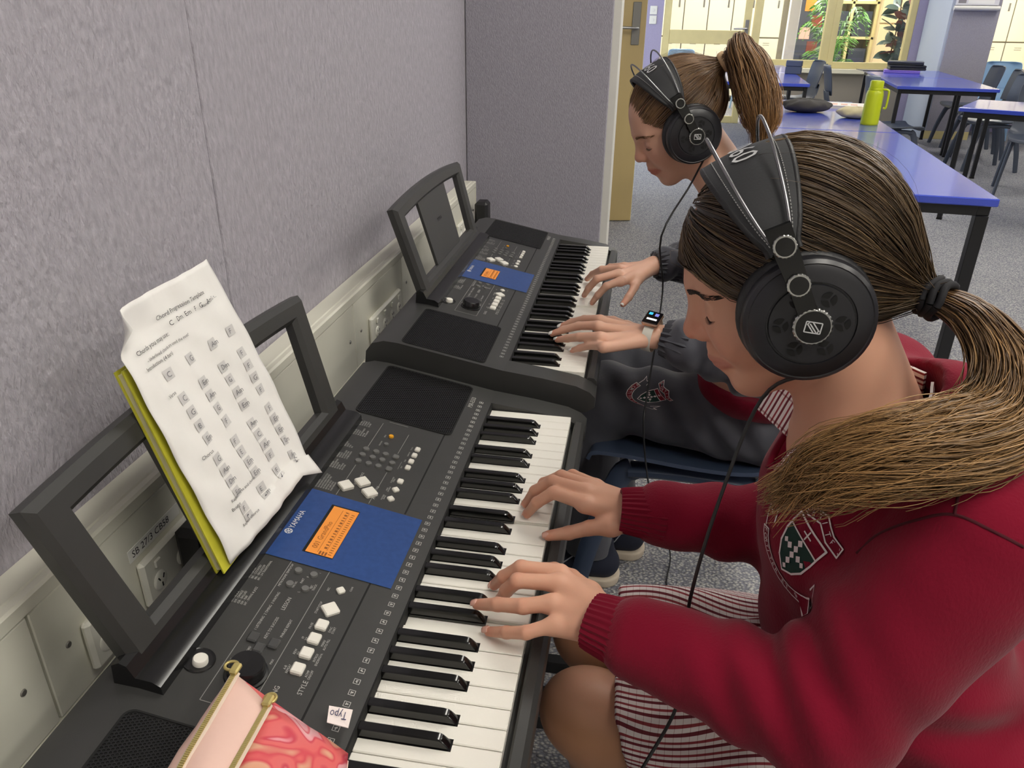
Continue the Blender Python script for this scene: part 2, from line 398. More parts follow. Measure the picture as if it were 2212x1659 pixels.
# white post, dark opening and shelf beyond
tag(box('post',(2.42,2.56,11.2,11.34,0,ZC),mat('bright_white','#f6f5f0',.6),b=.004),'white square post standing in the corridor','post')
nb=thing('notice_board','dark notice board with orange and pink pictures in the corridor','notice board',(3.02,12.85,.5))
MB().box(-.2,.2,0,.04,0,1.7,b=.004).build('board',mat('slate_board','#44474f',.8),nb)
for x,z,c in ((-.05,.95,'#e8912f'),(.08,.72,'#8d3c2a'),(-.08,.55,'#e7b3a0'),(.06,.35,'#7b4030'),(-.02,.15,'#2c2c30')):
    MB().box(x-.08,x+.08,-.006,0,z-.08,z+.09,b=.002).build('picture',mat('pic'+c,c,.6),nb)
sh=thing('shelf','cream shelf of striped boxes and dark files in the corridor','shelf',(3.62,12.8,0))
for x in(-.38,-.02,.34): MB().box(x-.02,x+.02,0,.4,0,2.2,b=.003).build('upright',cream,sh)
for z in(.5,1.0,1.5,2.0): MB().box(-.4,.36,0,.4,z-.02,z+.02,b=.003).build('board',cream,sh)
for x in(-.2,.16):
    for z in(1.52,):
        d=MB().box(x-.14,x+.14,.02,.38,z,z+.4,b=.004).build('box',white_p,sh)
        for q in range(3): MB().box(x-.142,x+.142,.015,.02,z+.06+q*.12,z+.11+q*.12).build('stripe',mat('stripe_blue','#4c6f9e',.6),d)
    MB().box(x-.13,x+.13,.03,.38,1.02,1.38,b=.004).build('file_box',mat('file_dark','#3a3f49',.6),sh)
    MB().box(x-.13,x+.13,.03,.38,.52,.85,b=.004).build('file_box',mat('file_dark','#3a3f49',.6),sh)
tag(MB().box(3.98,4.36,12.7,13.3,0,2.3,b=.004).box(4.0,4.34,12.68,12.70,.1,1.2,b=.003).box(4.0,4.34,12.68,12.70,1.22,2.26,b=.003).build('cupboard',mat('ply','#dcc79a',.5)),'plywood cupboard behind the plants in the corridor','cupboard')
# potted plants in the corridor: palm and rubber plant
green1=mat('palm_leaf','#5f9a34',.4);green2=mat('palm_leaf_pale','#8fb07d',.4);rub=mat('rubber_leaf','#55675f',.3,coat=.3);rubr=mat('rubber_leaf_red','#8c5a50',.35);trunkb=mat('plant_stem','#6d5a45',.8);pot=mat('pot_white','#d9dde2',.5)
def plantpot(x,y,nm,lab):
    t=thing(nm,lab,'plant',(x,y,0))
    MB().lathe([(0,.02),(.13,0),(.14,.02),(.17,.38),(.18,.40),(.165,.40),(.155,.35),(0,.35)],24).build('pot',pot,t)
    return t
def frond(t,base,az,L,rise,m,n=13,w=.028,len_=.20):
    d=np.array([math.cos(az),math.sin(az),0]);sd=np.array([-d[1],d[0],0]);st=[]
    for q in np.linspace(0,1,12): st.append(np.array(base)+d*L*q*(1-.15*q)+np.array([0,0,rise*(q*1.5-1.25*q*q)]))
    st=np.array(st);fr=MB().tube(st,np.linspace(.006,.002,12),6).build('frond_stalk',green1,t)
    mb=MB()
    for i in range(n):
        q=.25+.75*i/(n-1);k=q*11;a=int(min(k,10));p=st[a]+(st[a+1]-st[a])*(k-a);ll=len_*math.sin(math.pi*(.18+.8*q))
        for s in(-1,1):
            tip=p+sd*s*ll*.85+d*ll*.55+np.array([0,0,-.35*ll]);mid=(p+tip)/2+np.array([0,0,.03*ll/.2]);wv=d*w*.5
            mb.add([p,mid-wv,tip,mid+wv,mid+np.array([0,0,.006])],[(0,1,4),(1,2,4),(2,3,4),(3,0,4)])
    lf=mb.build('leaflets',m,fr,smooth=0);return fr
pl=plantpot(3.12,11.45,'palm_plant','potted green palm with arching fronds behind the window')
for i in range(20):
    az=i*2.4;frond(pl,(0,0,.36+.012*i),az,.42+.10*(i%3),.62+.42*(i%5),green1 if i%3 else green2)
rb=plantpot(3.98,11.25,'rubber_plant','tall rubber plant with broad dark leaves behind the window')
stem=[]
for sx,sy in((0,0),(.07,.04),(-.05,.06)):
    P=smoothpath([(sx,sy,.35),(sx*1.5-.02,sy,.8),(sx*2+.02,sy,1.3),(sx*2.6,sy,1.85)],12);stem.append(P)
    MB().tube(P,np.linspace(.012,.006,12),7).build('stem',trunkb,rb)
for i in range(110):
    P=stem[i%3];z=RNG.uniform(.25,1.);p=P[int(z*11)];az=RNG.uniform(0,6.28);el=RNG.uniform(-.2,.9);L=RNG.uniform(.16,.27)
    d=np.array([math.cos(az)*math.cos(el),math.sin(az)*math.cos(el),math.sin(el)]);sd=np.array([-math.sin(az),math.cos(az),0]);up=np.cross(d,sd);ro=RNG.uniform(-1.2,1.2);sd,up=sd*math.cos(ro)+up*math.sin(ro),up*math.cos(ro)-sd*math.sin(ro)
    V=[];F=[]
    for q in range(6):
        f=q/5;wd=.062*math.sin(math.pi*min(1,.08+f*.95))**.7
        c=p+d*(.04+L*f)+up*(-.05*f*f);V+=[c-sd*wd+up*.012,c,c+sd*wd+up*.012]
        if q:b=3*q;F+=[(b-3,b-2,b+1,b),(b-2,b-1,b+2,b+1)]
    obj('leaf',V,F,rub if i%6 else rubr,rb,smooth=180)
# ================================================================ tables
def table(name,label,x,y,L,Wd,rz,group='blue classroom tables',h=.745,lw=.032):
    """top L along local y, Wd along local x, origin at the centre of the floor print"""
    t=thing(name,label,'table',(x,y,0),rz,group)
    MB().box(-Wd/2,Wd/2,-L/2,L/2,h-.026,h,b=.003).build('tabletop',bluetop,t)
    fr=MB()
    for s in(-1,1):
        fr.box(s*(Wd/2-.03)-lw/2,s*(Wd/2-.03)+lw/2,-L/2+.03,L/2-.03,h-.062,h-.027,b=.002)
        fr.box(-Wd/2+.03+lw/2,Wd/2-.03-lw/2,s*(L/2-.045)-lw/2,s*(L/2-.045)+lw/2,h-.062,h-.027,b=.002)
    fr.build('frame',black_metal,t)
    for sx in(-1,1):
        for sy in(-1,1):
            cx,cy=sx*(Wd/2-.03),sy*(L/2-.045)
            lg=MB().box(cx-lw/2,cx+lw/2,cy-lw/2,cy+lw/2,.012,h-.062,b=.002).build('leg',black_metal,t)
            MB().box(cx-lw/2-.001,cx+lw/2+.001,cy-lw/2-.001,cy+lw/2+.001,0,.012).build('foot_cap',dark_gap,lg)
    return t
# first row behind the girls: two tables end to end, slightly turned
a=R_(-4.5);ux=np.array([math.cos(a),math.sin(a)]);uy=np.array([-math.sin(a),math.cos(a)])
cR=np.array([1.70,1.56]);Wd=.62;L1=1.62
c1=cR-ux*Wd/2+uy*L1/2;c2=c1+uy*(L1+.01)
table('table','blue topped table right behind the girl in red',c1[0],c1[1],L1,Wd,a,lw=.04)
table('table','blue topped table carrying the yellow-green bottle and white book',c2[0],c2[1],L1,Wd,a)
# middle row with laptops
table('table','blue topped table in the middle row nearest end',3.17,7.03,1.3,.80,R_(-7))
table('table','blue topped table in the middle row with a stack of laptops',3.33,8.34,1.3,.80,R_(-7))
# left pair under the window
table('table','blue topped table under the window, nearer of the left pair',1.62,7.17,1.5,.78,R_(-4))
table('table','blue topped table under the window, farther of the left pair',1.73,8.70,1.5,.78,R_(-4))
# right side tables
t3=table('table','blue topped table at the right edge with a black bag on it',3.22,4.75,1.0,.75,R_(62))
table('table','blue topped table in the far right corner with a bottle on it',4.95,8.5,1.0,.7,R_(68))
# ================================================================ moulded chairs
def sheet(rows,th):
    """grid of points (n,m,3) -> closed thin shell"""
    G=np.asarray(rows,float);n,m=G.shape[:2]
    du=np.gradient(G,axis=0);dv=np.gradient(G,axis=1);N=np.cross(du,dv);N/=np.linalg.norm(N,axis=2)[...,None]+1e-9
    A=(G+N*th/2).reshape(-1,3);B=(G-N*th/2).reshape(-1,3);k=n*m;F=[]
    for i in range(n-1):
        for j in range(m-1):
            q=(i*m+j,i*m+j+1,(i+1)*m+j+1,(i+1)*m+j);F.append(q);F.append(tuple(x+k for x in q[::-1]))
    ring=[i*m for i in range(n)]+[(n-1)*m+j for j in range(1,m)]+[i*m+m-1 for i in range(n-2,-1,-1)]+[j for j in range(m-2,0,-1)]
    for a_,b_ in zip(ring,ring[1:]+ring[:1]):F.append((a_,b_,b_+k,a_+k))
    return np.concatenate([A,B]),F
def make_chair(label,m,seat_h=.43,group='moulded chairs'):
    """faces local -x (front), origin on the floor under the seat"""
    t=thing('moulded_chair',label,'chair',group=group)
    prof=smoothpath([(-.215,-.022),(-.20,-.004),(-.12,-.004),(0,-.012),(.10,-.010),(.165,.012),(.195,.075),(.215,.16)],26)
    rows=[]
    for i,(x,z) in enumerate(prof):
        f=i/25;w=.205-.03*max(0,f-.6)/.4;rows.append([(x+.012*(abs(s)**3)*(1 if f>.7 else 0)*-1.5,s*w,seat_h+z+(.022*abs(s)**4 if f<.8 else 0)) for s in np.linspace(-1,1,13)])
    V,F=sheet(rows,.008);obj('seat',V,F,m,t,smooth=60)
    back=smoothpath([(.205,.12),(.218,.19),(.235,.27),(.255,.36),(.262,.395),(.256,.405)],18)
    rows=[]
    for i,(x,z) in enumerate(back):
        f=i/17;w=(.165+.03*math.sin(math.pi*min(1,f*1.1)))*(1-.25*max(0,f-.8)/.2);rows.append([(x-.045*s*s,s*w,seat_h+z) for s in np.linspace(-1,1,13)])
    V,F=sheet(rows,.009);obj('backrest',V,F,m,t,smooth=60)
    for s in(-1,1):
        y=s*.165
        sup=MB().tube(smoothpath([(-.13,y,seat_h-.035),(-.06,y,seat_h-.028),(.06,y,seat_h-.028),(.13,y,seat_h-.035)],10),.021,10,flat=(.8,1.1)).build('seat_support',m,t)
        for sx in(-1,1):
            P=smoothpath([(sx*.12,y,seat_h-.03),(sx*.15,y*1.03,seat_h-.06),(sx*.20,y*1.13,.2),(sx*.235,y*1.22,.0)],14)
            lg=MB().tube(P,np.linspace(.022,.016,14),10,up=(0,1,0),flat=(.75,1.25)).build('leg',m,t)
    return t
ch0=make_chair('navy moulded chair under the girl in the dark tracksuit',navy_pl,.425);ch0.location=(.72,.43,0);ch0.rotation_euler=(0,0,R_(-4))
ch1=dup(ch0,(.99,-.43,0),0,'navy moulded chair under the girl in red')
gc=make_chair('dark grey moulded chair right behind the yellow-green bottle at the laptop table',grey_pl)
gc.location=(2.66,6.30,0);gc.rotation_euler=(0,0,R_(185))
dup(gc,(2.60,7.85,0),R_(176),'dark grey moulded chair pushed in at the far left of the laptop table')
dup(gc,(3.93,7.75,0),R_(-10),'dark grey moulded chair on the right side of the laptop table')
dup(gc,(4.02,8.45,0),R_(0),'dark grey moulded chair in front of the column')
dup(gc,(2.25,8.75,0),R_(10),'dark grey moulded chair tucked under the window table')
dup(gc,(3.62,5.75,0),R_(70),'dark grey moulded chair facing the table at the right edge')
dup(gc,(3.72,6.95,0),R_(4),'dark grey moulded chair at the near right side of the laptop table')
lc=make_chair('light blue moulded chair beside the far right table',sky_pl);lc.location=(4.62,9.3,0);lc.rotation_euler=(0,0,R_(70))
dup(lc,(5.75,9.2,0),R_(-20),'light blue moulded chair at the right edge beyond the bag')
hc_=dup(lc,(1.0,11.2,0),R_(90),'light blue moulded chair in the corridor behind the glazed door')
dup(lc,(2.05,11.6,0),R_(95),'light blue moulded chair in the corridor left of the white post')
# ================================================================ things on the tables
bm=mat('bottle_lime','#c9d719',.38,bump=('noise',300,.1,.0008))
b0=thing('drink_bottle','yellow-green drink bottle with a side handle on the blue table','bottle',(1.758,3.50,.745))
MB().lathe([(0,0),(.043,0),(.046,.004),(.046,.012),(.044,.155),(.040,.172),(.034,.178)],36).build('body',bm,b0)
MB().lathe([(.033,.176),(.0345,.18),(.0345,.218),(.031,.224),(0,.224)],36).build('lid',bm,b0)
MB().tube(smoothpath([(.03,-.02,.182),(.052,-.03,.180),(.060,-.034,.165),(.060,-.034,.10),(.057,-.032,.088),(.047,-.028,.09)],24),.0055,8,flat=(1,1.5)).build('handle',bm,b0)
MB().lathe([(.0362,.175),(.0372,.178),(.0372,.184),(.0362,.187)],30).build('collar',bm,b0)
bk=thing('book','white paperback with pink cover panels on the blue table','book',(1.80,4.42,.745),R_(-12))
MB().box(-.16,.16,-.11,.11,0,.016).build('pages',mat('page_paper','#efeadb',.8),bk);MB().box(-.163,.163,-.113,.113,.016,.019,b=.001).build('cover',mat('cover_white','#f3ece4',.4),bk)
for i in range(3): MB().box(-.06+i*.06,-.02+i*.06,-.06,.03,.0192,.0196).build('cover_panel',mat('cover_pink','#e8b9a5',.5),bk)
MB().box(-.163,.163,-.113,.113,-.002+.002,.001).build('back_cover',mat('cover_white','#f3ece4',.4),bk)
def blob(name,label,cat,c,r,m,seed,sq=.5,rz=0):
    """crumpled soft thing resting on a surface"""
    rg=np.random.default_rng(seed);n1,n2=18,28;V=[];F=[]
    ph=rg.uniform(0,6,6)
    for i in range(n1+1):
        th=math.pi*i/n1
        for j in range(n2):
            a=2*math.pi*j/n2;f=1+.07*math.sin(3*a+ph[0])*math.sin(th)+.05*math.sin(5*a+4*th+ph[1])+.04*math.sin(9*a-3*th+ph[2])
            z=math.cos(th);V.append((r[0]*f*math.sin(th)**.7*math.cos(a),r[1]*f*math.sin(th)**.7*math.sin(a),max(0,(z*.5+.5)*r[2]*f)))
    for i in range(n1):
        for j in range(n2):j2=(j+1)%n2;F.append((i*n2+j,(i+1)*n2+j,(i+1)*n2+j2,i*n2+j2))
    o=obj(name,V,F,m,None,smooth=180);o.location=c;o.rotation_euler=(0,0,rz);return tag(o,label,cat)
blob('pencil_pouch','dark grey fabric pouch lying beside the white book','pouch',(1.52,4.05,.745),(.14,.085,.075),mat('pouch_grey','#4a4744',.8),3)
blob('cloth_bundle','cream cloth bundle lying behind the yellow-green bottle','cloth',(1.75,3.80,.745),(.095,.075,.06),mat('cloth_cream','#d9cda6',.9),5)
# laptop stack on the middle table
def slab(name,label,cat,c,s,m,rz=0,m2=None,b=.006):
    t=thing(name,label,cat,c,rz)
    MB().box(-s[0]/2,s[0]/2,-s[1]/2,s[1]/2,0,s[2]*.55,b=b).build('base',m,t)
    MB().box(-s[0]/2,s[0]/2,-s[1]/2,s[1]/2,s[2]*.56,s[2],b=b).build('lid',m2 or m,t);return t
lap=mat('laptop_black','#26272b',.4);pur=mat('case_purple','#8f76c9',.45)
slab('laptop','purple cased laptop at the bottom of the stack','laptop',(3.27,8.45,.745),(.36,.27,.03),pur,R_(-14))
slab('laptop','black laptop in a thick case, middle of the stack','laptop',(3.31,8.45,.776),(.36,.26,.05),lap,R_(-8))
slab('laptop','black laptop with a satin grey lid on top of the stack','laptop',(3.30,8.47,.827),(.36,.26,.035),lap,R_(-16),mat('lid_grey','#55565c',.3))
slab('folder','thin dark folder lying flat beside the laptop stack','folder',(3.05,8.75,.745),(.30,.24,.008),lap,R_(5),b=.001)
slab('box_file','small dark box standing on the window table','box',(2.02,7.75,.745),(.16,.05,.13),mat('box_slate','#4e5568',.5),R_(-20))
# right edge tables
def bag(label,c,r,rz):
    o=blob('bag',label,'bag',c,r,black_pl,11,rz=rz);return o
bag('black soft bag lying on the table at the right edge',(3.30,4.72,.745),(.26,.15,.075),R_(30))
bag('dark bag lying on the far right table',(4.80,8.45,.745),(.16,.14,.07),R_(60))
wbt=thing('water_bottle','clear bottle with a blue label on the far right table','bottle',(4.92,8.75,.745))
MB().lathe([(0,0),(.04,0),(.042,.02),(.042,.15),(.03,.19),(.018,.205),(.018,.215)],24).build('body',mat('bottle_clear','#dfe9f2',.1,trans=.6),wbt)
MB().lathe([(.0425,.06),(.0425,.12)],24).build('bottle_label',mat('label_blue','#5c86c8',.4),wbt);MB().lathe([(.02,.212),(.02,.232),(0,.232)],20).build('cap',mat('cap_blue','#3b55b5',.4),wbt)
slab('lunch_box','pink lunch box under the bottle on the far right table','lunch box',(5.10,8.66,.745),(.16,.12,.05),mat('pink_pl','#e3727e',.4),R_(20))
# ================================================================ keyboards
kb_case=mat('keyboard_case','#383837',.42,bump=('noise',700,.12,.0004),var=(30,.05))
kb_gloss=mat('keyboard_black','#1b1b1c',.25)
key_w=mat('key_ivory','#efece2',.28,spec=.5)
key_b=mat('key_black','#0e0e0e',.16,spec=.6)
btn_w=mat('button_white','#e6e3d9',.4);btn_g=mat('button_grey','#6a6a68',.45);btn_d=mat('button_dark','#454545',.4);btn_y=mat('button_amber','#e8a51c',.4)
ink=mat('panel_ink','#b9b9b4',.5);ink_l=mat('panel_line','#8b8b87',.5)
bluep=mat('panel_blue','#2c4a84',.25,spec=.6,var=(150,.06));bluep2=mat('panel_blue_dark','#21355f',.25)
lcdm=mat('lcd_amber','#d98a3c',.3,emit=('#d9812f',.12));lcdk=mat('lcd_print','#8a4f1e',.5)
PX0,PZ0,PX1,PZ1=.332,.012,.138,.050
_pd=np.array([PX1-PX0,0,PZ1-PZ0]);_pl=np.linalg.norm(_pd);_pd/=_pl;_pn=np.array([-_pd[2],0,_pd[0]])*-1
def PN(x,y,h=0.):
    """point on the control panel: x as seen in plan, y along the keyboard, h above the panel"""
    z=PZ0+(PX0-x)*(PZ1-PZ0)/(PX0-PX1);return np.array([x,y,z])+_pn*h
def panelbox(mb,x,y,sx,sy,h,b=.0012,rz=0.,h0=-.002):
    """button block on the panel: sx along the slope, sy along the keyboard"""
    M=np.eye(4);c,s=math.cos(rz),math.sin(rz);e1=-_pd;e2=np.array([0,1.,0])
    M[:3,0]=e1*c+e2*s;M[:3,1]=-e1*s+e2*c;M[:3,2]=_pn;M[:3,3]=PN(x,y)
    return mb.box(-sx/2,sx/2,-sy/2,sy/2,h0,h,b=b,M=M)
def paneltext(mb,t,x,y,size,h=.0004,center=False):
    V,F=text_arr(t)
    if len(F)==0:return
    off=V[:,0].max()/2 if center else 0
    W_=np.array([PN(x-vy*size*.98,y+(vx-off)*size*.9,h) for vx,vy,_ in V]);mb.add(W_,F)
def hexgrille(x0,x1,y0,y1,p,hole,rc):
    mb=MB();dx=p*math.sqrt(3)/2;i=0;V=[];F=[];x=x0+p*.5
    a=np.arange(6)*math.pi/3
    while x<x1-p*.3:
        y=y0+p*.5+(p/2 if i%2 else 0)
        while y<y1-p*.3:
            ddx=max(x0+rc-x,x-(x1-rc),0);ddy=max(y0+rc-y,y-(y1-rc),0)
            if ddx*ddx+ddy*ddy<rc*rc:
                b=len(V)
                for rr,h in((p/math.sqrt(3),.0012),(hole,.0012),(hole*.95,-.0012)):
                    for t in a: V.append(PN(x+rr*math.cos(t),y+rr*math.sin(t),h))
                for k in range(6):
                    k2=(k+1)%6;F.append((b+k,b+k2,b+6+k2,b+6+k));F.append((b+6+k,b+6+k2,b+12+k2,b+12+k))
            y+=p
        x+=dx;i+=1
    return np.array(V),F
def rrect(x0,x1,y0,y1,r,n=6):
    out=[]
    for cx,cy,a0 in((x1-r,y1-r,0),(x0+r,y1-r,90),(x0+r,y0+r,180),(x1-r,y0+r,270)):
        for q in range(n+1):
            t=R_(a0+90*q/n);out.append((cx+r*math.cos(t),cy+r*math.sin(t)))
    return out
def ringstrip(mb,o,i,h):
    n=len(o);mb.add([PN(a,b,h) for a,b in o]+[PN(a,b,h) for a,b in i],[(k,(k+1)%n,n+(k+1)%n,n+k) for k in range(n)])
HL=.473   # half length
def make_keyboard(label,loc,pressed=()):
    t=thing('electronic_keyboard',label,'keyboard',loc)
    # case: rear section, key bed, front rail, cheeks
    prof=[(.332,.012),(.138,.050),(.112,.052),(.090,.046),(.078,.030),(.074,.0),(.078,-.03),(.095,-.052),(.30,-.058),(.332,-.058)]
    mb=MB().prism(prof,-HL,HL,lambda a,b,h:(a,h,b))
    V,F=mb.arr()
    chk=[(.331,.0125),(.40,.004),(.46,-.006),(.484,-.016),(.494,-.026),(.494,-.045),(.478,-.056),(.331,-.058)]
    for s in(-1,1): mb.prism(chk,s*.4262,s*HL,lambda a,b,h:(a,h,b))
    mb.box(.331,.492,-.4262,.4262,-.058,-.024)
    rail=[(.4755,-.024),(.4755,-.012),(.478,-.009),(.488,-.010),(.493,-.016),(.494,-.024)]
    mb.prism(rail,-.4262,.4262,lambda a,b,h:(a,h,b))
    body=mb.build('case',kb_case,t,smooth=32)
    # groove along the top edge of the keys and raised strip
    MB().box(.325,.334,-.4262,.4262,-.02,.0118).build('key_slot',dark_gap,t)
    # keys
    KW=.0236
    wm=MB().box(.3335,.470,-KW/2+.0005,KW/2-.0005,-.0022,0,b=.0012).box(.3335,.4695,-KW/2+.0006,KW/2-.0006,-.017,-.0022)
    wme=None
    for k in range(36):
        y=-.425+KW*(k+.5)
        if wme is None:
            o=wm.build('white_key',key_w,t);wme=o.data
        else:
            o=bpy.data.objects.new('white_key',wme);COL.objects.link(o);o.parent=t
        o.location=(0,y,0)
        if k in pressed:o.location=(0,y,-.004)
    rings=[]
    for x,zt,wt in((.3335,.0105,.0046),(.408,.0105,.0046),(.4125,.0098,.0044),(.4150,.0080,.0044),(.4215,.0004,.0052)):
        wb_=.0058;pts=[(-wb_,-.002),(-wb_,.0),(-wt-.0003,zt-.0012),(-wt+.001,zt),(wt-.001,zt),(wt+.0003,zt-.0012),(wb_,.0),(wb_,-.002)]
        rings.append([(x,a,max(b,-.002)) for a,b in pts])
    bmb=MB().loft(rings);bmb.box(.3335,.4232,-.0068,.0068,-.002,.00035)
    bme=None
    for k in range(35):
        o12=k%7
        if o12 in(2,6):continue
        y=-.425+KW*(k+1)+{0:-.0022,1:.0022,3:-.003,4:0,5:.003}[o12]
        if bme is None:
            o=bmb.build('black_key',key_b,t,smooth=35);bme=o.data
        else:
            o=bpy.data.objects.new('black_key',bme);COL.objects.link(o);o.parent=t
        o.location=(0,y,0)
    # felt markers in the slot (light glints between keys at the back)
    # blue panel
    P_=lambda pts,h:[PN(a,b,h) for a,b in pts]
    bp=MB();bp.add(P_([(.149,-.061),(.149,.076),(.309,.073),(.309,-.061)],.0008),[(0,1,2,3)]);bpo=bp.build('display_panel',bluep,t,smooth=0)
    MB().add(P_([(.1492,-.061),(.1492,.076),(.1575,.076),(.1575,-.061)],.0011),[(0,1,2,3)]).build('dark_band',bluep2,bpo,smooth=0)
    MB().add(P_([(.1955,-.041),(.1955,.055),(.2325,.055),(.2325,-.041)],.0010),[(0,1,2,3)]).build('lcd_recess',dark_gap,bpo,smooth=0)
    lcd=MB().add(P_([(.199,-.040),(.199,.0525),(.232,.0525),(.232,-.040)],.0013),[(0,1,2,3)]).build('lcd_screen',lcdm,bpo,smooth=0)
    lm=MB();paneltext(lm,'001 GrandPno',.2095,-.031,.0098,.0016)
    for q in range(20): panelbox(lm,.2295-.0025,-.036+q*.0042,.004,.0009,.0016,b=0,h0=.0014)
    for q in range(3): panelbox(lm,.2155+q*.0035,-.0363,.0022,.006,.0016,b=0,h0=.0014)
    panelbox(lm,.2125,.006,.0004,.084,.0016,b=0,h0=.0014);panelbox(lm,.2215,.008,.0004,.076,.0016,b=0,h0=.0014)
    for q in range(14): panelbox(lm,.2188,-.026+q*.0055,.0035,.0016 if q%3 else .003,.0016,b=0,h0=.0014)
    lm.build('lcd_characters',lcdk,lcd,smooth=0)
    tx=MB();paneltext(tx,'YAMAHA',.1715,-.0085,.0098,.0014)
    # emblem: ring with three crossed bars
    ringstrip(tx,[(.1678+.0048*math.cos(q),-.0145+.0048*math.sin(q)) for q in np.linspace(0,6.28,25)[:-1]],[(.1678+.0041*math.cos(q),-.0145+.0041*math.sin(q)) for q in np.linspace(0,6.28,25)[:-1]],.0012)
    for q in range(3): panelbox(tx,.1678,-.0145,.0086,.0007,.0012,b=0,rz=q*math.pi/3,h0=.001)
    for q in range(6): panelbox(tx,.1678+.0033*math.cos(q*math.pi/3),-.0145+.0033*math.sin(q*math.pi/3),.0007,.0026,.0012,b=0,rz=q*math.pi/3,h0=.001)
    tx.build('maker_logo',mat('logo_white','#d9dde2',.4),bpo,smooth=0)
    # speakers
    V,F=hexgrille(.1425,.2925,.291,.462,.0034,.00135,.009)
    gm=None
    for s in(1,-1):
        bk=MB();o_=rrect(.1405,.2945,.289,.464,.010);bk.add([PN(a,b*1.,.0003) for a,b in o_],[tuple(range(len(o_)))])
        i_=rrect(.1425,.2925,.291,.462,.009);ringstrip(bk,o_,i_,.0013)
        A,B=bk.arr();A=A.copy();sp=obj('speaker',A if s==1 else A-np.array([0,.753,0]),B,dark_gap,t,smooth=0)
        if gm is None:
            g=obj('speaker_grille',V,F,kb_gloss,sp,smooth=0);gm=g.data
        else:
            g=bpy.data.objects.new('speaker_grille',gm);COL.objects.link(g);g.parent=sp;g.location=(0,-.753,0)
        g['kind']='stuff'
    # panel lines
    ln=MB()
    for x,y0,y1 in((.192,-.262,-.061),(.237,-.262,-.061),(.192,.077,.095),(.236,.077,.09),(.192,.112,.152),(.236,.112,.154),(.192,.203,.275),(.236,.205,.262),(.1512,.086,.130),(.1512,.144,.22),(.1512,.236,.285),(.1545,-.142,-.063)):
        panelbox(ln,x,(y0+y1)/2,.0007,y1-y0,.0004,b=0,h0=.0001)
    panelbox(ln,.214,.283,.030,.0007,.0004,b=0,h0=.0001);panelbox(ln,.2145,-.262,.045,.0007,.0004,b=0,h0=.0001)
    panelbox(ln,.247,.178,.0005,.02,.0004,b=0,h0=.0001)
    ln.build('panel_lines',ink_l,t,smooth=0)['kind']='stuff'
    gr=MB()
    for y0,y1 in((.076,.29),(-.29,-.061)): panelbox(gr,.285,(y0+y1)/2,.0022,y1-y0,.0003,b=0,h0=-.0005)
    gr.build('panel_groove',dark_gap,t,smooth=0)
    # round buttons
    def rbtn(x,y,r,m,h=.0026):
        M=np.eye(4);M[:3,0]=-_pd;M[:3,1]=(0,1,0);M[:3,2]=_pn;M[:3,3]=PN(x,y)
        MB().lathe([(r*1.06,-.001),(r,h*.6),(r*.9,h),(0,h*1.02)],20,M=M).build('button',m,t)
    rbtn(.214,.244,.0037,btn_y);rbtn(.214,.220,.0036,btn_g)
    for x in(.192,.207,.221):
        for y in(.195,.179,.162): rbtn(x,y,.0046,btn_g)
    rbtn(.236,.178,.0046,btn_g)
    for x,y in((.205,-.073),(.205,-.096),(.223,-.073),(.223,-.097)): rbtn(x,y,.0044,btn_g)
    def sbtn(x,y,sx,sy,m,rz=0.,h=.0034): panelbox(MB(),x,y,sx,sy,h,b=.0014,rz=rz).build('button',m,t)
    sbtn(.236,.195,.009,.009,btn_g);sbtn(.236,.162,.009,.009,btn_g)
    for y in(.228,.211,.194,.177): sbtn(.259,y,.0078,.0098,btn_w)
    sbtn(.259,.141,.0085,.0095,btn_w);sbtn(.259,.120,.0088,.0088,btn_w,R_(45));sbtn(.259,.098,.0088,.0088,btn_w,R_(45))
    for x,y in((.197,.099),(.214,.116),(.230,.098)): sbtn(x,y,.0172,.0172,btn_w,R_(48),.005)
    for x,y in((.203,-.179),(.214,-.190),(.225,-.180)): sbtn(x,y,.0105,.0125,btn_d)
    sbtn(.259,-.085,.0088,.0088,btn_w,R_(45));sbtn(.259,-.116,.0165,.0165,btn_w,R_(45),.004)
    for y in(-.140,-.160,-.180,-.201): sbtn(.259,y,.0125,.0135,btn_w,0,.0042)
    # power button in its dish, volume knob
    M=np.eye(4);M[:3,0]=-_pd;M[:3,1]=(0,1,0);M[:3,2]=_pn;M[:3,3]=PN(.1695,-.222)
    MB().lathe([(.0155,.0004),(.0148,.0012),(.0140,.0006),(.011,.0002),(0,.0001)],28,M=M).build('button_dish',kb_gloss,t)
    M2=M.copy();M2[:3,3]=PN(.1715,-.2235);MB().lathe([(.0075,0),(.0072,.005),(.0062,.0062),(0,.0064)],24,M=M2).build('power_button',btn_w,t)
    M3=M.copy();M3[:3,3]=PN(.2165,-.2215);kn=MB().lathe([(.021,.0),(.0205,.002),(.018,.0025),(.0172,.012),(.0155,.0145),(0,.0148)],32,M=M3).build('volume_knob',kb_gloss,t)
    # printed lettering
    tx=MB()
    T=lambda s,x,y,z=.004,c=False:paneltext(tx,s,x,y,z,center=c)
    T('MUSIC DATABASE',.1535,-.142,.0052)
    for i,s in enumerate(('001 - POP','011 - ROCK','019 - DANCE','028 - BALLAD','039 - R&B','047 - SWING & JAZZ')): T(s,.1585+i*.0036,-.142,.0036)
    for i,s in enumerate(('057 - EASY LISTENING','072 - LATIN','081 - COUNTRY','086 - BALLROOM','091 - 3/4 TRADITIONAL')): T(s,.1585+i*.0036,-.103,.0036)
    T('LESSON',.2155,-.134,.0062);T('1 LISTENING  2 TIMING  3 WAITING',.2012,-.169,.0040);T('KEYS TO SUCCESS',.2150,-.176,.0042);T('PHRASE REPEAT',.2290,-.169,.0040)
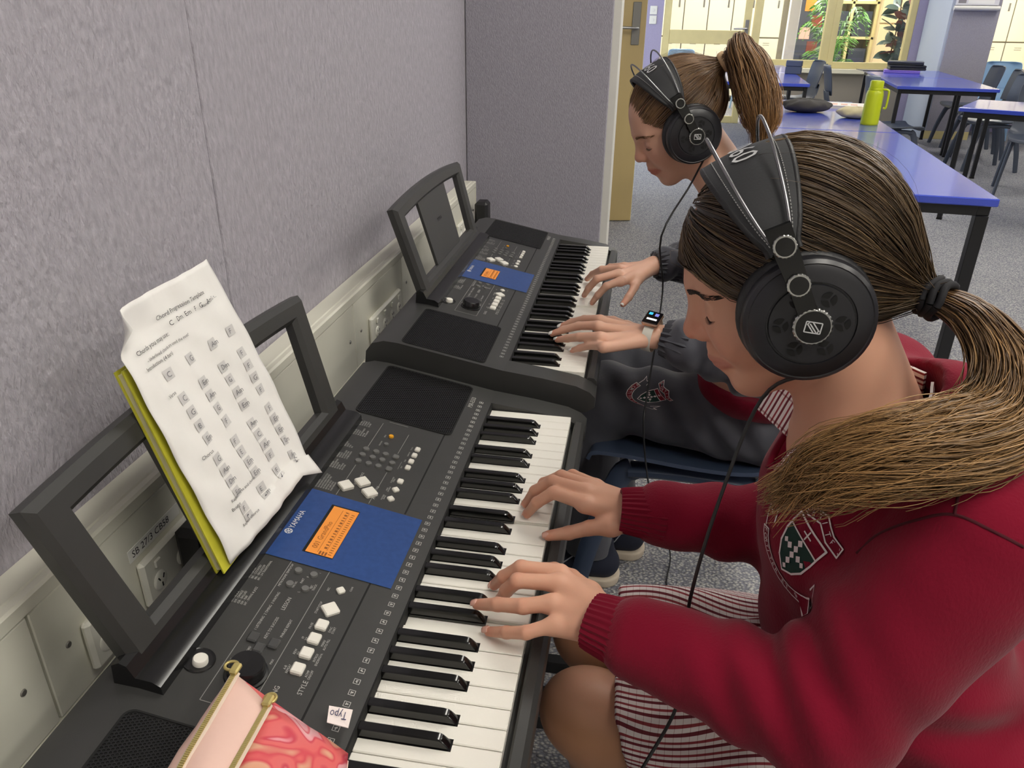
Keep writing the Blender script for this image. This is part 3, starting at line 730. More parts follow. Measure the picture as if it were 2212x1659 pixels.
    T('CHORD',.2065,-.201,.0034);T('DICT.',.2100,-.201,.0034);T('VOLUME',.1978,-.224,.0042);T('MAX',.2335,-.204,.0034)
    T('METRONOME',.1965,-.103,.0036);T('TEMPO/TAP',.1965,-.082,.0036);T('TIME SIG.',.2110,-.100,.0030);T('PART',.2165,-.090,.0038);T('R',.2195,-.079,.0036);T('L',.2195,-.104,.0036);T('REC',.2290,-.094,.0036);T('TRACK',.2325,-.096,.0036);T('1',.2295,-.068,.003);T('2',.2295,-.092,.003)
    T('REC',.2470,-.090,.0034);T('CLEAR',.2700,-.082,.003);T('START/STOP',.2475,-.126,.0036);T('PAUSE',.2500,-.148,.0034);T('II',.2530,-.1425,.003);T('FF',.2490,-.163,.0036);T('>>',.2525,-.164,.0042);T('REW',.2490,-.1845,.0036);T('<<',.2525,-.184,.0042);T('A-B',.2480,-.205,.0036);T('REPEAT',.2515,-.2085,.0036)
    T('SYNC',.2705,-.146,.0036);T('START',.2740,-.1465,.0036);T('MAIN/',.2705,-.166,.0036);T('AUTO FILL',.2740,-.170,.0036);T('INTRO/',.2705,-.187,.0036);T('ENDING/rit.',.2740,-.191,.0036);T('ACMP',.2705,-.207,.0036);T('ON/OFF',.2740,-.209,.0036)
    T('SONG',.2520,-.243,.0072);T('STYLE',.2740,-.228,.0072);T('DC 12V',.1445,-.152,.0030);T('PHONES/OUTPUT',.1445,-.105,.0028);T('USB',.1445,.055,.0028)
    T('SONG',.2075,.108,.0046);T('VOICE',.2090,.127,.0046);T('STYLE',.2370,.107,.0046);T('A',.2400,.0885,.0075)
    T('FUNCTION',.2065,.2135,.0028);T('DEMO',.2065,.238,.0028);T('SPLIT',.2515,.1725,.0028);T('DUAL',.2515,.190,.0028);T('HARMONY',.2515,.2055,.0028);T('TOUCH',.2515,.223,.0028);T('ULTRA-WIDE',.2490,.133,.0028);T('STEREO',.2515,.136,.0028);T('MUSIC',.2490,.114,.0028);T('DATABASE',.2515,.112,.0028);T('PORTABLE',.2490,.092,.0028);T('GRAND',.2515,.094,.0028)
    T('PSR-E333',.3055,.393,.0105)
    for h_,y,rows in(('SONG',.081,('001 TOP PICKS','004 LEARN TO PLAY','014 FAVORITE','026 FAVORITE WITH STYLE','036 INSTRUMENT MASTER','046 PIANO REPERTOIRE','058 PIANO SOLO','101 USER SONG','FLASH MEMORY')),('VOICE',.131,('001 PIANO','014 E.PIANO','023 ORGAN','036 ACCORDION','043 GUITAR','055 BASS','064 STRINGS','074 CHOIR')),('',.158,('077 SAXOPHONE','085 TRUMPET','090 BRASS','100 FLUTE','104 SYNTH LEAD','115 SYNTH PAD','119 PERCUSSION')),('',.188,('DRUM KITS','WORLD','ARPEGGIO','XGLITE','DUAL','SFX')),('STYLE',.224,('001 8BEAT','012 16BEAT','020 BALLAD','031 DANCE','045 DISCO','053 SWING&JAZZ','062 R&B','073 COUNTRY')),('',.252,('078 LATIN','087 BALLROOM','096 TRAD','104 WALTZ','110 PIANIST','117 TOUCH','121 USER'))):
        if h_:T(h_,.1520,y,.0045)
        for i,s in enumerate(rows): T(s,.1565+i*.0034,y+.001,.0031)
    # small pictograms above every key
    for k in range(61):
        y=-.418+k*.01393
        ringstrip(tx,[(.3135,y-.0032),(.3135,y+.0032),(.3200,y+.0032),(.3200,y-.0032)],[(.3141,y-.0026),(.3141,y+.0026),(.3194,y+.0026),(.3194,y-.0026)],.0004)
        r_=random.random()*3;panelbox(tx,.3167,y,.0034,.0010,.0004,b=0,rz=r_,h0=.0002);panelbox(tx,.3167,y+.0006,.0010,.0030,.0004,b=0,rz=r_+.5,h0=.0002)
    tx.build('panel_lettering',ink,t,smooth=0)
    # rest trough
    MB().prism([(.112,.040),(.115,.074),(.123,.078),(.130,.075),(.136,.062),(.152,.060),(.160,.055),(.161,.044)],-.268,.268,lambda a,b,h:(a,h,b)).build('rest_trough',kb_gloss,t,smooth=30)
    # music rest
    bdir=np.array([-.046,0,.16]);bl=np.linalg.norm(bdir);bdir/=bl;nd=np.array([.16,0,.046])/bl
    RP=lambda a,b,h:np.array([.126,0,.066])+bdir*b+np.array([0,a,0])+nd*h
    def arch(a,top): return top+.012*(1-(a/.27)**2)
    def loops(o0,o1,btm,top,n=15):
        L=[(o0,btm)]+[(o0+(o1-o0)*q/n+ (0 if o0<0 else 0),None) for q in range(0)]
        pts=[(-o0,btm)];
        for q in range(n+1):
            a_=-o1+2*o1*q/n;pts.append((a_,arch(a_,top)))
        pts.append((o0,btm));return pts
    out=loops(.255,.273,-.004,.181);inn=loops(.214,.230,.018,.150)
    rg=[]
    def lp(pts,h,ins=0.): 
        c=np.array([0,.08]);return [RP(a+(-ins if a>0 else ins),b+(-ins if b>.05 else ins),h) for a,b in pts]
    rg=[lp(out,-.012),lp(out,.0),lp(out,.007,.007),lp(inn,.007,-.006),lp(inn,.0),lp(inn,-.012)]
    mbf=MB();n=len(out);VV=[p for r in rg for p in r];FF=[]
    for i in range(5):
        for j in range(n):
            j2=(j+1)%n;FF.append((i*n+j,i*n+j2,(i+1)*n+j2,(i+1)*n+j))
    for j in range(n):
        j2=(j+1)%n;FF.append((5*n+j,5*n+j2,j2,j))
    mbf.add(VV,FF);rest=mbf.build('music_rest',kb_case,t,smooth=30)
    cpts=[(-.105,.015)]+[(a_,arch(a_,.152)) for a_ in np.linspace(-.112,.112,9)]+[(.105,.015)]
    MB().prism(cpts,-.008,-.002,lambda a,b,h:RP(a,b,h)).build('rest_panel',kb_case,rest)
    V,F=text_arr('YAMAHA');obj('rest_emboss',np.array([RP(-.018+vx*.009,.095+vy*.011,-.0016) for vx,vy,_ in V]),F,kb_gloss,rest,smooth=0)
    # stubby rubber feet under the case
    for x in(.11,.44):
        for y in(-.4,.4): MB().lathe([(.012,-.058),(.012,-.064),(.010,-.066),(0,-.066)],16,(x,y,0)).build('rubber_foot',dark_gap,t)
    return t,lcd
KB1,lcd1=make_keyboard('near black electronic keyboard with a sheet of chords on its music rest',(0,-.425,.65),pressed=(14,22))
KB2=dup(KB1,(.011,.5425,.68),0,'far black electronic keyboard played by the girl in the dark tracksuit')
for c in KB2.children:
    if c.name.startswith('display_panel'):
        for q in c.children:
            if q.name.startswith('lcd'): q.scale=(1,.68,1);q.location=(0,-.002,0)
# ================================================================ keyboard stands
def stand(label,x,y,z):
    t=thing('keyboard_stand',label,'stand',(x,y,0))
    for yy in(-.36,.36):
        lg=MB().box(.10,.13,yy-.015,yy+.015,.0,z,b=.003).box(.41,.44,yy-.015,yy+.015,.0,z,b=.003).box(.05,.49,yy-.015,yy+.015,z-.03,z,b=.003).box(.08,.47,yy-.015,yy+.015,.05,.08,b=.003).build('end_frame',black_metal,t)
    for xx,zz in((.115,z-.05),(.425,z-.05),(.28,.2)):
        MB().box(xx-.014,xx+.014,-.345,.345,zz-.014,zz+.014,b=.003).build('rail',black_metal,t)
    for yy in(.315,.193) if y<0 else ():
        MB().box(.09,.60,yy-.013,yy+.013,.187,.213,b=.003).build('foot_bar',black_metal,t)
    return t
stand('black square tube stand under the near keyboard',0,-.425,.65-.066)
stand('black square tube stand under the far keyboard',.011,.5425,.68-.066)
# ================================================================ organic modelling: distance fields -> surface nets
f32=np.float32
def A_(x): return np.asarray(x,dtype=f32)
def sph(p,c,r): return np.linalg.norm(p-A_(c),axis=1)-f32(r)
def ell(p,c,r):
    q=p-A_(c);r=A_(r);k0=np.linalg.norm(q/r,axis=1);k1=np.linalg.norm(q/(r*r),axis=1);return k0*(k0-1)/(k1+1e-9)
def cap(p,a,b,ra,rb=None):
    rb=ra if rb is None else rb;a=A_(a);b=A_(b);d=b-a;t=np.clip(((p-a)@d)/(d@d),0,1);return np.linalg.norm(p-a-t[:,None]*d,axis=1)-(f32(ra)+f32(rb-ra)*t)
def capE(p,a,b,ra,rb,n,sq):
    """tapered capsule squashed along unit direction n by factor sq"""
    n=A_(n);s=f32(1/sq-1)
    q=lambda x:x+np.outer((x-A_(a))@n,n)*s if x.ndim==2 else x+((x-A_(a))@n)*n*s
    return cap(q(p),a,q(A_(b)),ra,rb)*f32(min(1,sq)**.5)
def smin(a,b,k): h=np.clip(.5+.5*(b-a)/k,0,1);return b+(a-b)*h-k*h*(1-h)
def smax(a,b,k): return -smin(-a,-b,k)
def chain(p,pts,rs,k):
    d=None
    for i in range(len(pts)-1):
        e=cap(p,pts[i],pts[i+1],rs[i],rs[i+1]);d=e if d is None else smin(d,e,k)
    return d
def surf(fn,lo,hi,h,B=8):
    lo=np.asarray(lo,float);n=(np.ceil((np.asarray(hi)-lo)/h/B).astype(int))*B+1
    val=np.empty(n,f32);nb=(n-1)//B
    bc=np.stack(np.meshgrid(*[np.arange(k) for k in nb],indexing='ij'),-1).reshape(-1,3)
    cen=(lo+(bc*B+B/2)*h).astype(f32);d=fn(cen);act=np.abs(d)<B*h*1.25
    for b,dd in zip(bc,d): val[b[0]*B:b[0]*B+B+1,b[1]*B:b[1]*B+B+1,b[2]*B:b[2]*B+B+1]=dd
    off=np.stack(np.meshgrid(*[np.arange(B+1)]*3,indexing='ij'),-1).reshape(-1,3)
    ab=bc[act]
    for s in range(0,len(ab),600):
        q=ab[s:s+600];P=(lo+((q*B)[:,None,:]+off[None])*h).astype(f32).reshape(-1,3);v=fn(P).reshape(len(q),B+1,B+1,B+1)
        for b,vv in zip(q,v): val[b[0]*B:b[0]*B+B+1,b[1]*B:b[1]*B+B+1,b[2]*B:b[2]*B+B+1]=vv
    neg=val<0;m=np.zeros(n-1,np.int8)
    for i in(0,1):
        for j in(0,1):
            for k in(0,1): m+=neg[i:n[0]-1+i,j:n[1]-1+j,k:n[2]-1+k]
    cells=np.argwhere((m>0)&(m<8));idx=np.full(n-1,-1,np.int64);idx[tuple(cells.T)]=np.arange(len(cells))
    acc=np.zeros((len(cells),3));cnt=np.zeros(len(cells))
    for ax in range(3):
        u,v=(ax+1)%3,(ax+2)%3
        for p in(0,1):
            for q in(0,1):
                o=np.zeros(3,int);o[u]=p;o[v]=q;a=cells+o;b=a.copy();b[:,ax]+=1
                va=val[tuple(a.T)];vb=val[tuple(b.T)];c=(va<0)!=(vb<0);t=np.where(c,va/(va-vb+1e-20),0)
                pt=a.astype(float);pt[:,ax]+=t;acc[c]+=pt[c];cnt[c]+=1
    V=lo+acc/cnt[:,None]*h;F=[]
    for ax in range(3):
        u,v=(ax+1)%3,(ax+2)%3;sl=[slice(None)]*3;sl[ax]=slice(0,n[ax]-1);s2=list(sl);s2[ax]=slice(1,n[ax])
        na,nbm=neg[tuple(sl)],neg[tuple(s2)];e=np.argwhere(na!=nbm)
        ok=(e[:,u]>0)&(e[:,v]>0)&(e[:,u]<n[u]-1)&(e[:,v]<n[v]-1);e=e[ok]
        fl=na[tuple(e.T)];q=[]
        for p,r in((1,1),(0,1),(0,0),(1,0)):
            c=e.copy();c[:,u]-=p;c[:,v]-=r;q.append(idx[tuple(c.T)])
        q=np.stack(q,1);q[~fl]=q[~fl][:,::-1];F.append(q)
    F=np.concatenate(F);F=F[(F>=0).all(1)]
    # one Newton step onto the surface for crisp detail
    return V,F
def grad(fn,P,e=.0015):
    P=P.astype(f32);g=np.stack([fn(P+A_(np.eye(3)[i]*e))-fn(P-A_(np.eye(3)[i]*e)) for i in range(3)],1);return g/(np.linalg.norm(g,axis=1)[:,None]+1e-9)
def snap(fn,P,n=4,off=0.):
    P=np.asarray(P,f32).copy()
    for _ in range(n): P-=grad(fn,P)*(fn(P)-f32(off))[:,None]
    return P.astype(float)
def joinmesh(parts):
    V=[];F=[];k=0
    for v,f in parts: V.append(v);F+= (f+k).tolist() if hasattr(f,'tolist') else [tuple(i+k for i in q) for q in f];k+=len(v)
    return np.concatenate(V),F
def frameH(ya,pi,ro):
    f0=np.array([-math.cos(ya),math.sin(ya),0]);s0=np.array([-math.sin(ya),-math.cos(ya),0]);z=np.array([0,0,1.])
    f=f0*math.cos(pi)-z*math.sin(pi);u=z*math.cos(pi)+f0*math.sin(pi)
    return np.array([f,s0*math.cos(ro)+u*math.sin(ro),u*math.cos(ro)-s0*math.sin(ro)])
class Head:
    def __init__(s,c,ya,pi,ro,sc): s.c=np.array(c);s.M=frameH(R_(ya),R_(pi),R_(ro));s.s=sc
    def w(s,p): return s.c+(np.asarray(p,float)*s.s)@s.M
    def l(s,p): return ((np.asarray(p)-s.c.astype(f32))@(s.M.T.astype(f32)))/f32(s.s)
def head_sdf(q,open_eye=0.):
    """local head frame: x forward, y left, z up; metres"""
    m=q.copy();m[:,1]=np.abs(m[:,1])            # symmetric
    d=ell(m,(-.012,0,.032),(.098,.076,.090))
    d=smin(d,ell(m,(.024,0,-.030),(.061,.061,.078)),.035)
    d=smin(d,cap(m,(-.008,.050,-.048),(.054,.014,-.095),.018,.017),.028)
    d=smin(d,sph(m,(.064,0,-.097),.0185),.018)
    d=smin(d,ell(m,(.054,.036,-.030),(.026,.023,.030)),.022)
    d=smin(d,cap(m,(.0785,0,.026),(.066,.038,.022),.010),.014)
    d=smax(d,-sph(m,(.0935,.0325,.008),.0165),.014)
    d=smin(d,ell(m,(.0655,.0325,.0020),(.0150,.0170,.0130)),.0045)   # closed lids over the eyeball
    # nose
    d=smin(d,cap(m,(.080,0,.016),(.0985,0,-.018),.0070,.0098),.012)
    d=smin(d,sph(m,(.1000,0,-.0225),.0098),.006)
    d=smin(d,ell(m,(.0895,.0108,-.0275),(.0105,.0072,.0080)),.0055)
    d=smax(d,-ell(m,(.0955,.0062,-.0350),(.0050,.0030,.0040)),.003)
    # mouth
    d=smin(d,cap(m,(.0840,0,-.050),(.0830,0,-.074),.0100,.0095),.014)
    d=smin(d,cap(m,(.0905,.003,-.0585),(.0755,.0215,-.0645),.0058,.0030),.004)
    d=smin(d,cap(m,(.0890,0,-.0692),(.0755,.0195,-.0660),.0064,.0034),.004)
    d=smax(d,-cap(m,(.0985,0,-.0637),(.0800,.0245,-.0655),.0019),.0025)
    d=smax(d,-sph(m,(.1000,0,-.0832),.0115),.011)
    return d
SKIN=lin('#c98f73')
def skin_cols(q,V,base,lip,red):
    """intrinsic skin tints from head-local coordinates"""
    c=np.tile(np.array(base),(len(V),1));m=q.copy();m[:,1]=np.abs(m[:,1])
    def blend(w,col): 
        nonlocal c;w=np.clip(w,0,1)[:,None];c=c*(1-w)+np.array(col)*w
    inhead=(np.linalg.norm(m,axis=1)<.15)
    bl=np.exp(-(((m[:,0]-.068)/.025)**2+((m[:,1]-.038)/.022)**2+((m[:,2]+.030)/.022)**2))*inhead;blend(bl*.45,red)
    ns=np.exp(-((np.linalg.norm(m-A_((.102,0,-.024)),axis=1)/.018)**2))*inhead;blend(ns*.55,red)
    dl=np.minimum(cap(m,(.0915,.002,-.0590),(.0755,.0220,-.0645),.0054,.0022),cap(m,(.0900,0,-.0695),(.0755,.0200,-.0660),.0060,.0024))
    blend((1-np.clip((dl-.0005)/.0022,0,1))*inhead*.85,lip)
    return c
# ---------------------------------------------------------------- hands
def hand_parts(fing,wrist,elbow,side_n,r=1.,flat=.62):
    """fing: list of 5 polylines (thumb first) from knuckle to tip, world; returns sdf and nails"""
    wrist=np.array(wrist);el=np.array(elbow)
    up=np.array(side_n,float);up/=np.linalg.norm(up)
    def fn(p):
        d=capE(p,wrist+(el-wrist)*.35,wrist,.030*r,.0245*r,up,.80)
        pal=None
        for i,P in enumerate(fing):
            P=np.array(P);mc=P[0]
            if i==0:
                e=cap(p,wrist+(mc-wrist)*.18,mc,.0145*r,.0120*r)
            else:
                e=cap(p,wrist+(mc-wrist)*.12-up*.002,mc-up*.0035,.0150*r,.0108*r)
            pal=e if pal is None else smin(pal,e,.012)
        d=smin(d,pal,.016)
        for i,P in enumerate(fing):
            rs=(.0115,.0102,.0094,.0074) if i==0 else (.0100,.0090,.0082,.0066)
            if i==4: rs=tuple(x*.86 for x in rs)
            rs=[x*r for x in (rs if len(P)==4 else (rs[0],rs[1],rs[3]))]
            e=chain(p,P,rs,.003)
            d=smin(d,e,.0065) if i else smin(d,e,.009)
        return d
    return fn
def nail(P,up,m,parent,r=.0062,tip_r=.0066,view=None):
    a=np.array(P[-2]);b=np.array(P[-1]);d=b-a;d/=np.linalg.norm(d);u=np.array(up)-d*(np.array(up)@d);u/=np.linalg.norm(u);s=np.cross(d,u)
    G=[]
    for i in range(6):
        row=[]
        for j in range(7):
            t=-1+2*i/5;v=-1+2*j/6;w=.0046*(1-.35*max(0,-t)**2)*(1-.15*max(0,t))
            row.append(b+d*(.0012+t*.0050)+s*v*w+u*(tip_r*(.95-.38*v*v)+.0006-.10*tip_r*max(0,t)))
        G.append(row)
    V,F=sheet(G,.0007);return obj('fingernail',V,F,m,parent,smooth=180,world=True)
# ---------------------------------------------------------------- hair strands
def strands(paths,r0,r1,cols,n=3):
    """paths (S,K,3) -> one mesh of tapered 3-sided tubes"""
    P=np.asarray(paths);S,K=P.shape[:2];T=np.gradient(P,axis=1);T/=np.linalg.norm(T,axis=2)[...,None]+1e-12
    u=np.array([.3,.5,.8]);N=u-T*(T@u)[...,None];N/=np.linalg.norm(N,axis=2)[...,None]+1e-9;Bn=np.cross(T,N)
    a=np.arange(n)*2*np.pi/n;r=np.asarray(r0)[:,None]*np.linspace(1,r1,K)[None,:]
    V=P[:,:,None,:]+r[:,:,None,None]*(np.cos(a)[None,None,:,None]*N[:,:,None,:]+np.sin(a)[None,None,:,None]*Bn[:,:,None,:])
    V=V.reshape(-1,3);base=(np.arange(S)[:,None,None]*K+np.arange(K-1)[None,:,None])*n;j=np.arange(n)[None,None,:];j2=(j+1)%n
    F=np.stack([base+j,base+j2,base+n+j2,base+n+j],-1).reshape(-1,4)
    C=np.repeat(np.asarray(cols).reshape(S,K,3) if np.asarray(cols).ndim==3 else np.repeat(np.asarray(cols)[:,None,:],K,1),n,axis=1).reshape(-1,3) if False else np.repeat((np.asarray(cols) if np.asarray(cols).ndim==3 else np.repeat(np.asarray(cols)[:,None,:],K,1))[:,:,None,:],n,axis=2).reshape(-1,3)
    return V,F,C
hairm=mat('hair_strands','#3a2a1c',.36,spec=.55,attr='Col',aniso=.5)
skinm=mat('skin','#c98f73',.48,spec=.4,attr='Col',sss=.12,bump=('noise',500,.10,.0005))
# ---------------------------------------------------------------- headphones
hp_black=mat('headphone_black','#232327',.33);hp_pad=mat('headphone_pad','#1d1d1f',.5,bump=('noise',400,.35,.0012));hp_band=mat('headphone_band','#2f3032',.6,bump=('noise',500,.25,.0006));hp_ink=mat('headphone_print','#c9cacb',.5);hp_gl=mat('headphone_gloss','#0c0c0d',.15)
stitch=mat('stitching','#9a9a98',.7)
def headphones(H,label,cupz=-.012,bandr=(.094,.118),tilt=0.):
    """built in the head frame (head units), worn over both ears"""
    t=thing('headphones',label,'headphones',tuple(H.w((0,0,.13))))
    W=lambda pts:[H.w(p) for p in pts]
    def bld(mb,name,m,parent,smooth=40):
        V,F=mb.arr();return obj(name,H.w(V),F,m,parent,smooth,world=True)
    ct=math.cos(tilt);stt=math.sin(tilt)
    for s in(1,-1):
        c=np.array([-.005,0,cupz]);ax=(0,s,0);CK=1.10
        Y=lambda y:tuple(c+np.array([0,s*y,0]))
        cup=bld(MB().lathe([(r_*CK,h_) for r_,h_ in [(.030,.094),(.049,.094),(.0535,.098),(.0545,.104),(.0530,.110),(.0500,.1125),(.0490,.1120),(.0440,.1150),(.036,.1170),(.0355,.1155),(.0340,.1155),(.0335,.1175),(.018,.1185),(0,.1188)]],48,c,ax),'ear_cup',hp_black,t,28)
        bld(MB().lathe([(r_*CK,h_) for r_,h_ in [(.034,.070),(.040,.066),(.050,.068),(.0555,.076),(.0565,.084),(.0545,.092),(.050,.0955),(.036,.0955),(.033,.085),(.034,.070)]],48,c,ax),'ear_pad',hp_pad,t,60)
        # six trefoil vents
        for q in range(6):
            an=R_(20+60*q);vc=c+np.array([.0265*math.cos(an),s*.1186,.0265*math.sin(an)])
            for e in range(3):
                a0=R_(120*e+30);pts=[]
                for z_ in range(7):
                    aa=a0+R_(12)+R_(96)*z_/6;pts.append((.0070*math.cos(aa),.0070*math.sin(aa)))
                for z_ in range(4):
                    aa=a0+R_(108)-R_(96)*z_/3;pts.append((.0010*math.cos(aa)+.0007*math.cos(a0+R_(60)),.0010*math.sin(aa)+.0007*math.sin(a0+R_(60))))
                n_=len(pts);mb=MB().add([vc+np.array([a_,s*.0004-(.0002*s),b_]) for a_,b_ in pts],[tuple(range(n_)) if s<0 else tuple(range(n_))[::-1]])
                bld(mb,'vent',dark_gap,cup,0)
        # centre knob with knurled ring and emblem
        prof=[(.0165,.116),(.0172,.118),(.0172,.1235),(.0160,.1250),(.0150,.1250)]
        kn=MB();a=np.linspace(0,2*np.pi,96,endpoint=False);R0=[]
        for i,(r,h) in enumerate(prof):
            rr=r*(1+(.018*np.sign(np.sin(a*24)) if 0<i<4 else a*0));R0.append(np.stack([c[0]+rr*np.cos(a),np.full(96,s*h),c[2]+rr*np.sin(a)],1))
        kn.loft(R0,True,False);ko=bld(kn,'knob_ring',steel,cup,20)
        bld(MB().lathe([(.0152,.1245),(.0150,.1252),(0,.1255)],40,c,ax),'knob_face',hp_gl,cup)
        em=MB();ph=R_(32)
        def E2(a_,b_,h=.1259):
            a2=a_*math.cos(ph)-b_*math.sin(ph);b2=a_*math.sin(ph)+b_*math.cos(ph);return c+np.array([a2,s*h,b2])
        def bar(p,q_,w):
            p=np.array(p);q_=np.array(q_);d=(q_-p);d/=np.linalg.norm(d);n_=np.array([-d[1],d[0]])*w/2;em.add([E2(*(p-n_)),E2(*(q_-n_)),E2(*(q_+n_)),E2(*(p+n_))],[(0,1,2,3)])
        w_=.0011
        for p,q_ in(((-.007,-.005),(-.007,.005)),((-.007,.005),(.007,.005)),((.007,.005),(.007,-.005)),((.007,-.005),(-.007,-.005)),((-.006,-.003),(.001,.0045)),((-.0035,-.0042),(.0035,.0032)),((-.001,-.0045),(.006,.003)),((-.0045,-.0045),(-.0055,-.0015)),((.0045,.0045),(.0055,.0015))): bar(p,q_,w_)
        bld(em,'emblem',hp_ink,cup,0)
        # yoke: arm from the knob up to the band, with two ring knobs
        def YP(h,dx=0.,y=None):  # point at height h (head z) on the arm
            f=max(0,(h-.03)/.10);yy=.1215-.020*f-.012*f*f if y is None else y
            return np.array([-.005+dx+tilt*(h-cupz),s*yy,h])
        arm=MB()
        rings=[]
        for h in np.linspace(cupz-.002,.082,9):
            p=YP(h);w2=.0085+.003*max(0,(h-.02)/.06);rings.append([p+np.array([-w2,s*.0030,0]),p+np.array([w2,s*.0030,0]),p+np.array([w2,-s*.0030,0]),p+np.array([-w2,-s*.0030,0])])
        arm.loft(rings);bld(arm,'yoke_arm',hp_gl,t,30)
        for h in(.030,.064):
            p=YP(h);nrm=np.array([0,s*.97,.22 if h>.05 else .1]);nrm/=np.linalg.norm(nrm)
            a=np.linspace(0,2*np.pi,60,endpoint=False);u=np.array([1.,0,0]);v=np.cross(nrm,u);R0=[]
            for i,(r,hh) in enumerate(((.0098,.001),(.0102,.003),(.0102,.0065),(.0095,.0075),(.0082,.0075))):
                rr=r*(1+(.02*np.sign(np.sin(a*20)) if 0<i<4 else a*0));R0.append(p+nrm*hh+rr[:,None]*(np.cos(a)[:,None]*u+np.sin(a)[:,None]*v))
            mb=MB().loft(R0,True,False);bld(mb,'knob_ring',steel,t,20)
            bld(MB().lathe([(.0083,.0072),(.0080,.0077),(0,.0079)],30,p,nrm),'knob_face',hp_gl,t)
    # padded strap over the head
    a0=R_(20);th=np.linspace(a0,math.pi-a0,45);rows=[]
    for q in th:
        f=math.sin(q);wd=.0135+.0265*max(0,(f-.42)/.58)**.75
        y=bandr[0]*math.cos(q)*1.06;z=.012+bandr[1]*math.sin(q)
        rows.append([(-.005+tilt*(z-cupz)+x_*wd,y,z+.0035*(1-x_*x_)) for x_ in np.linspace(-1,1,9)])
    V,F=sheet(rows,.0055);strap=obj('head_strap',H.w(V),F,hp_band,t,60,world=True)
    for e in(-1,1):
        # rolled edges and dashed stitching
        P=[np.array(r[0 if e<0 else 8]) for r in rows];bld(MB().tube(P,.0034,8),'strap_edge',hp_pad,strap,60)
        sm=MB()
        for i in range(1,43):
            r0=np.array(rows[i]);k=1 if e<0 else 7;c_=np.array([0,0,.0]);nn=np.array([0,math.cos(th[i]),math.sin(th[i])])
            a_=r0[k]+nn*.0032;b_=np.array(rows[i+1])[k]+nn*.0032;d_=(b_-a_);
            for f0 in(.1,.6): sm.box(-.0004,.0004,-.0004,.0004,0,np.linalg.norm(d_)*.3,M=np.array(Matrix.Translation(a_+d_*f0)@Vector((0,0,1)).rotation_difference(Vector(d_)).to_matrix().to_4x4()))
        so=bld(sm,'stitch_line',stitch,strap,0);so['kind']='stuff'
    # number printed across the strap
    V,F=text_arr('060');V=V.copy();wt=V[:,0].max();sz=.038
    arc=bandr[0]*1.02;tt=MB();Q=[]
    for vx,vy,_ in V:
        ang=math.pi/2-((vx-wt*.5)*sz*.74+.012)/.104;y=bandr[0]*math.cos(ang)*1.06;z=.012+bandr[1]*math.sin(ang)
        xo=(.36-vy)*sz*.95;xx=xo/.040
        nn=np.array([0,math.cos(ang),math.sin(ang)]);Q.append(np.array([-.005+tilt*(z-cupz)+xo,y,z+.0035*(1-xx*xx)])+nn*.0045)
    Q=np.array(Q);obj('strap_number',H.w(Q),F,hp_ink,strap,0,world=True)
    # two sprung steel rods arching over the strap
    for e in(-1,1):
        P=[]
        for q in np.linspace(R_(17),math.pi-R_(17),41):
            f=math.sin(q);sp=max(0,(f-.38)/.62)**.8
            P.append((-.005+e*(.0052+.021*sp)+tilt*(.012+.12*f-cupz),(.104+.004*f)*math.cos(q)*1.04,.010+(bandr[1]+.004+.026*sp**2.2)*f))
        # start inside the arm
        P=[(-.005+e*.0045+tilt*(.02-cupz),.1195,.018)]+P+[(-.005+e*.0045+tilt*(.02-cupz),-.1195,.018)]
        bld(MB().tube(smoothpath(P,90),.0017,8),'spring_rod',mat('rod_steel','#8e8e90',.25,metal=.9),t,60)
    return t
# ================================================================ the girl in red
redm=mat('red_knit','#7c0f29',.9,spec=.12,sheen=.12,bump=('noise',420,.45,.0012,(1,1,.5)),var=(14,.05))
redrib=mat('red_rib','#740e26',.9,spec=.12,sheen=.1)
H1=Head((.686,-.426,1.044),-1.5,26.2,.8,.90)
def stripe_mat(name):
    """white cotton with maroon stripes, driven by the cloth coordinate stored in Col (r: across, g: along)"""
    m=bpy.data.materials.new(name);m.use_nodes=True;nt=m.node_tree;N=nt.nodes;L=nt.links;b=N['Principled BSDF'];b.inputs['Roughness'].default_value=.85;b.inputs['Specular IOR Level'].default_value=.2
    a=N.new('ShaderNodeAttribute');a.attribute_name='Col';s=N.new('ShaderNodeSeparateColor');L.new(a.outputs['Color'],s.inputs[0])
    def saw(o,per):
        d=N.new('ShaderNodeMath');d.operation='DIVIDE';L.new(o,d.inputs[0]);d.inputs[1].default_value=per
        f=N.new('ShaderNodeMath');f.operation='FRACT';L.new(d.outputs[0],f.inputs[0]);return f.outputs[0]
    r=N.new('ShaderNodeValToRGB');r.color_ramp.interpolation='CONSTANT';e=r.color_ramp.elements
    white=(*lin('#d9cfcd'),1);mar=(*lin('#6b2a33'),1);red=(*lin('#8c3a40'),1)
    e[0].position=0;e[0].color=white;e[1].position=.27;e[1].color=mar
    for p,c in((.50,white),(.74,red),(.93,white)):
        q=e.new(p);q.color=c
    L.new(saw(s.outputs[0],.0135),r.inputs[0])
    g=N.new('ShaderNodeValToRGB');g.color_ramp.interpolation='CONSTANT';g.color_ramp.elements[0].color=(1,1,1,1);g.color_ramp.elements[1].position=.93;g.color_ramp.elements[1].color=(.62,.45,.45,1);L.new(saw(s.outputs[1],.0085),g.inputs[0])
    mx=N.new('ShaderNodeMix');mx.data_type='RGBA';mx.blend_type='MULTIPLY';mx.inputs[0].default_value=1;L.new(r.outputs[0],mx.inputs[6]);L.new(g.outputs[0],mx.inputs[7]);L.new(mx.outputs[2],b.inputs['Base Color'])
    return m
dressm=stripe_mat('striped_cotton')
SH_L=np.array([.852,-.572,.878]);EL_L=np.array([.752,-.612,.702]);WR_L=np.array([.578,-.548,.702])
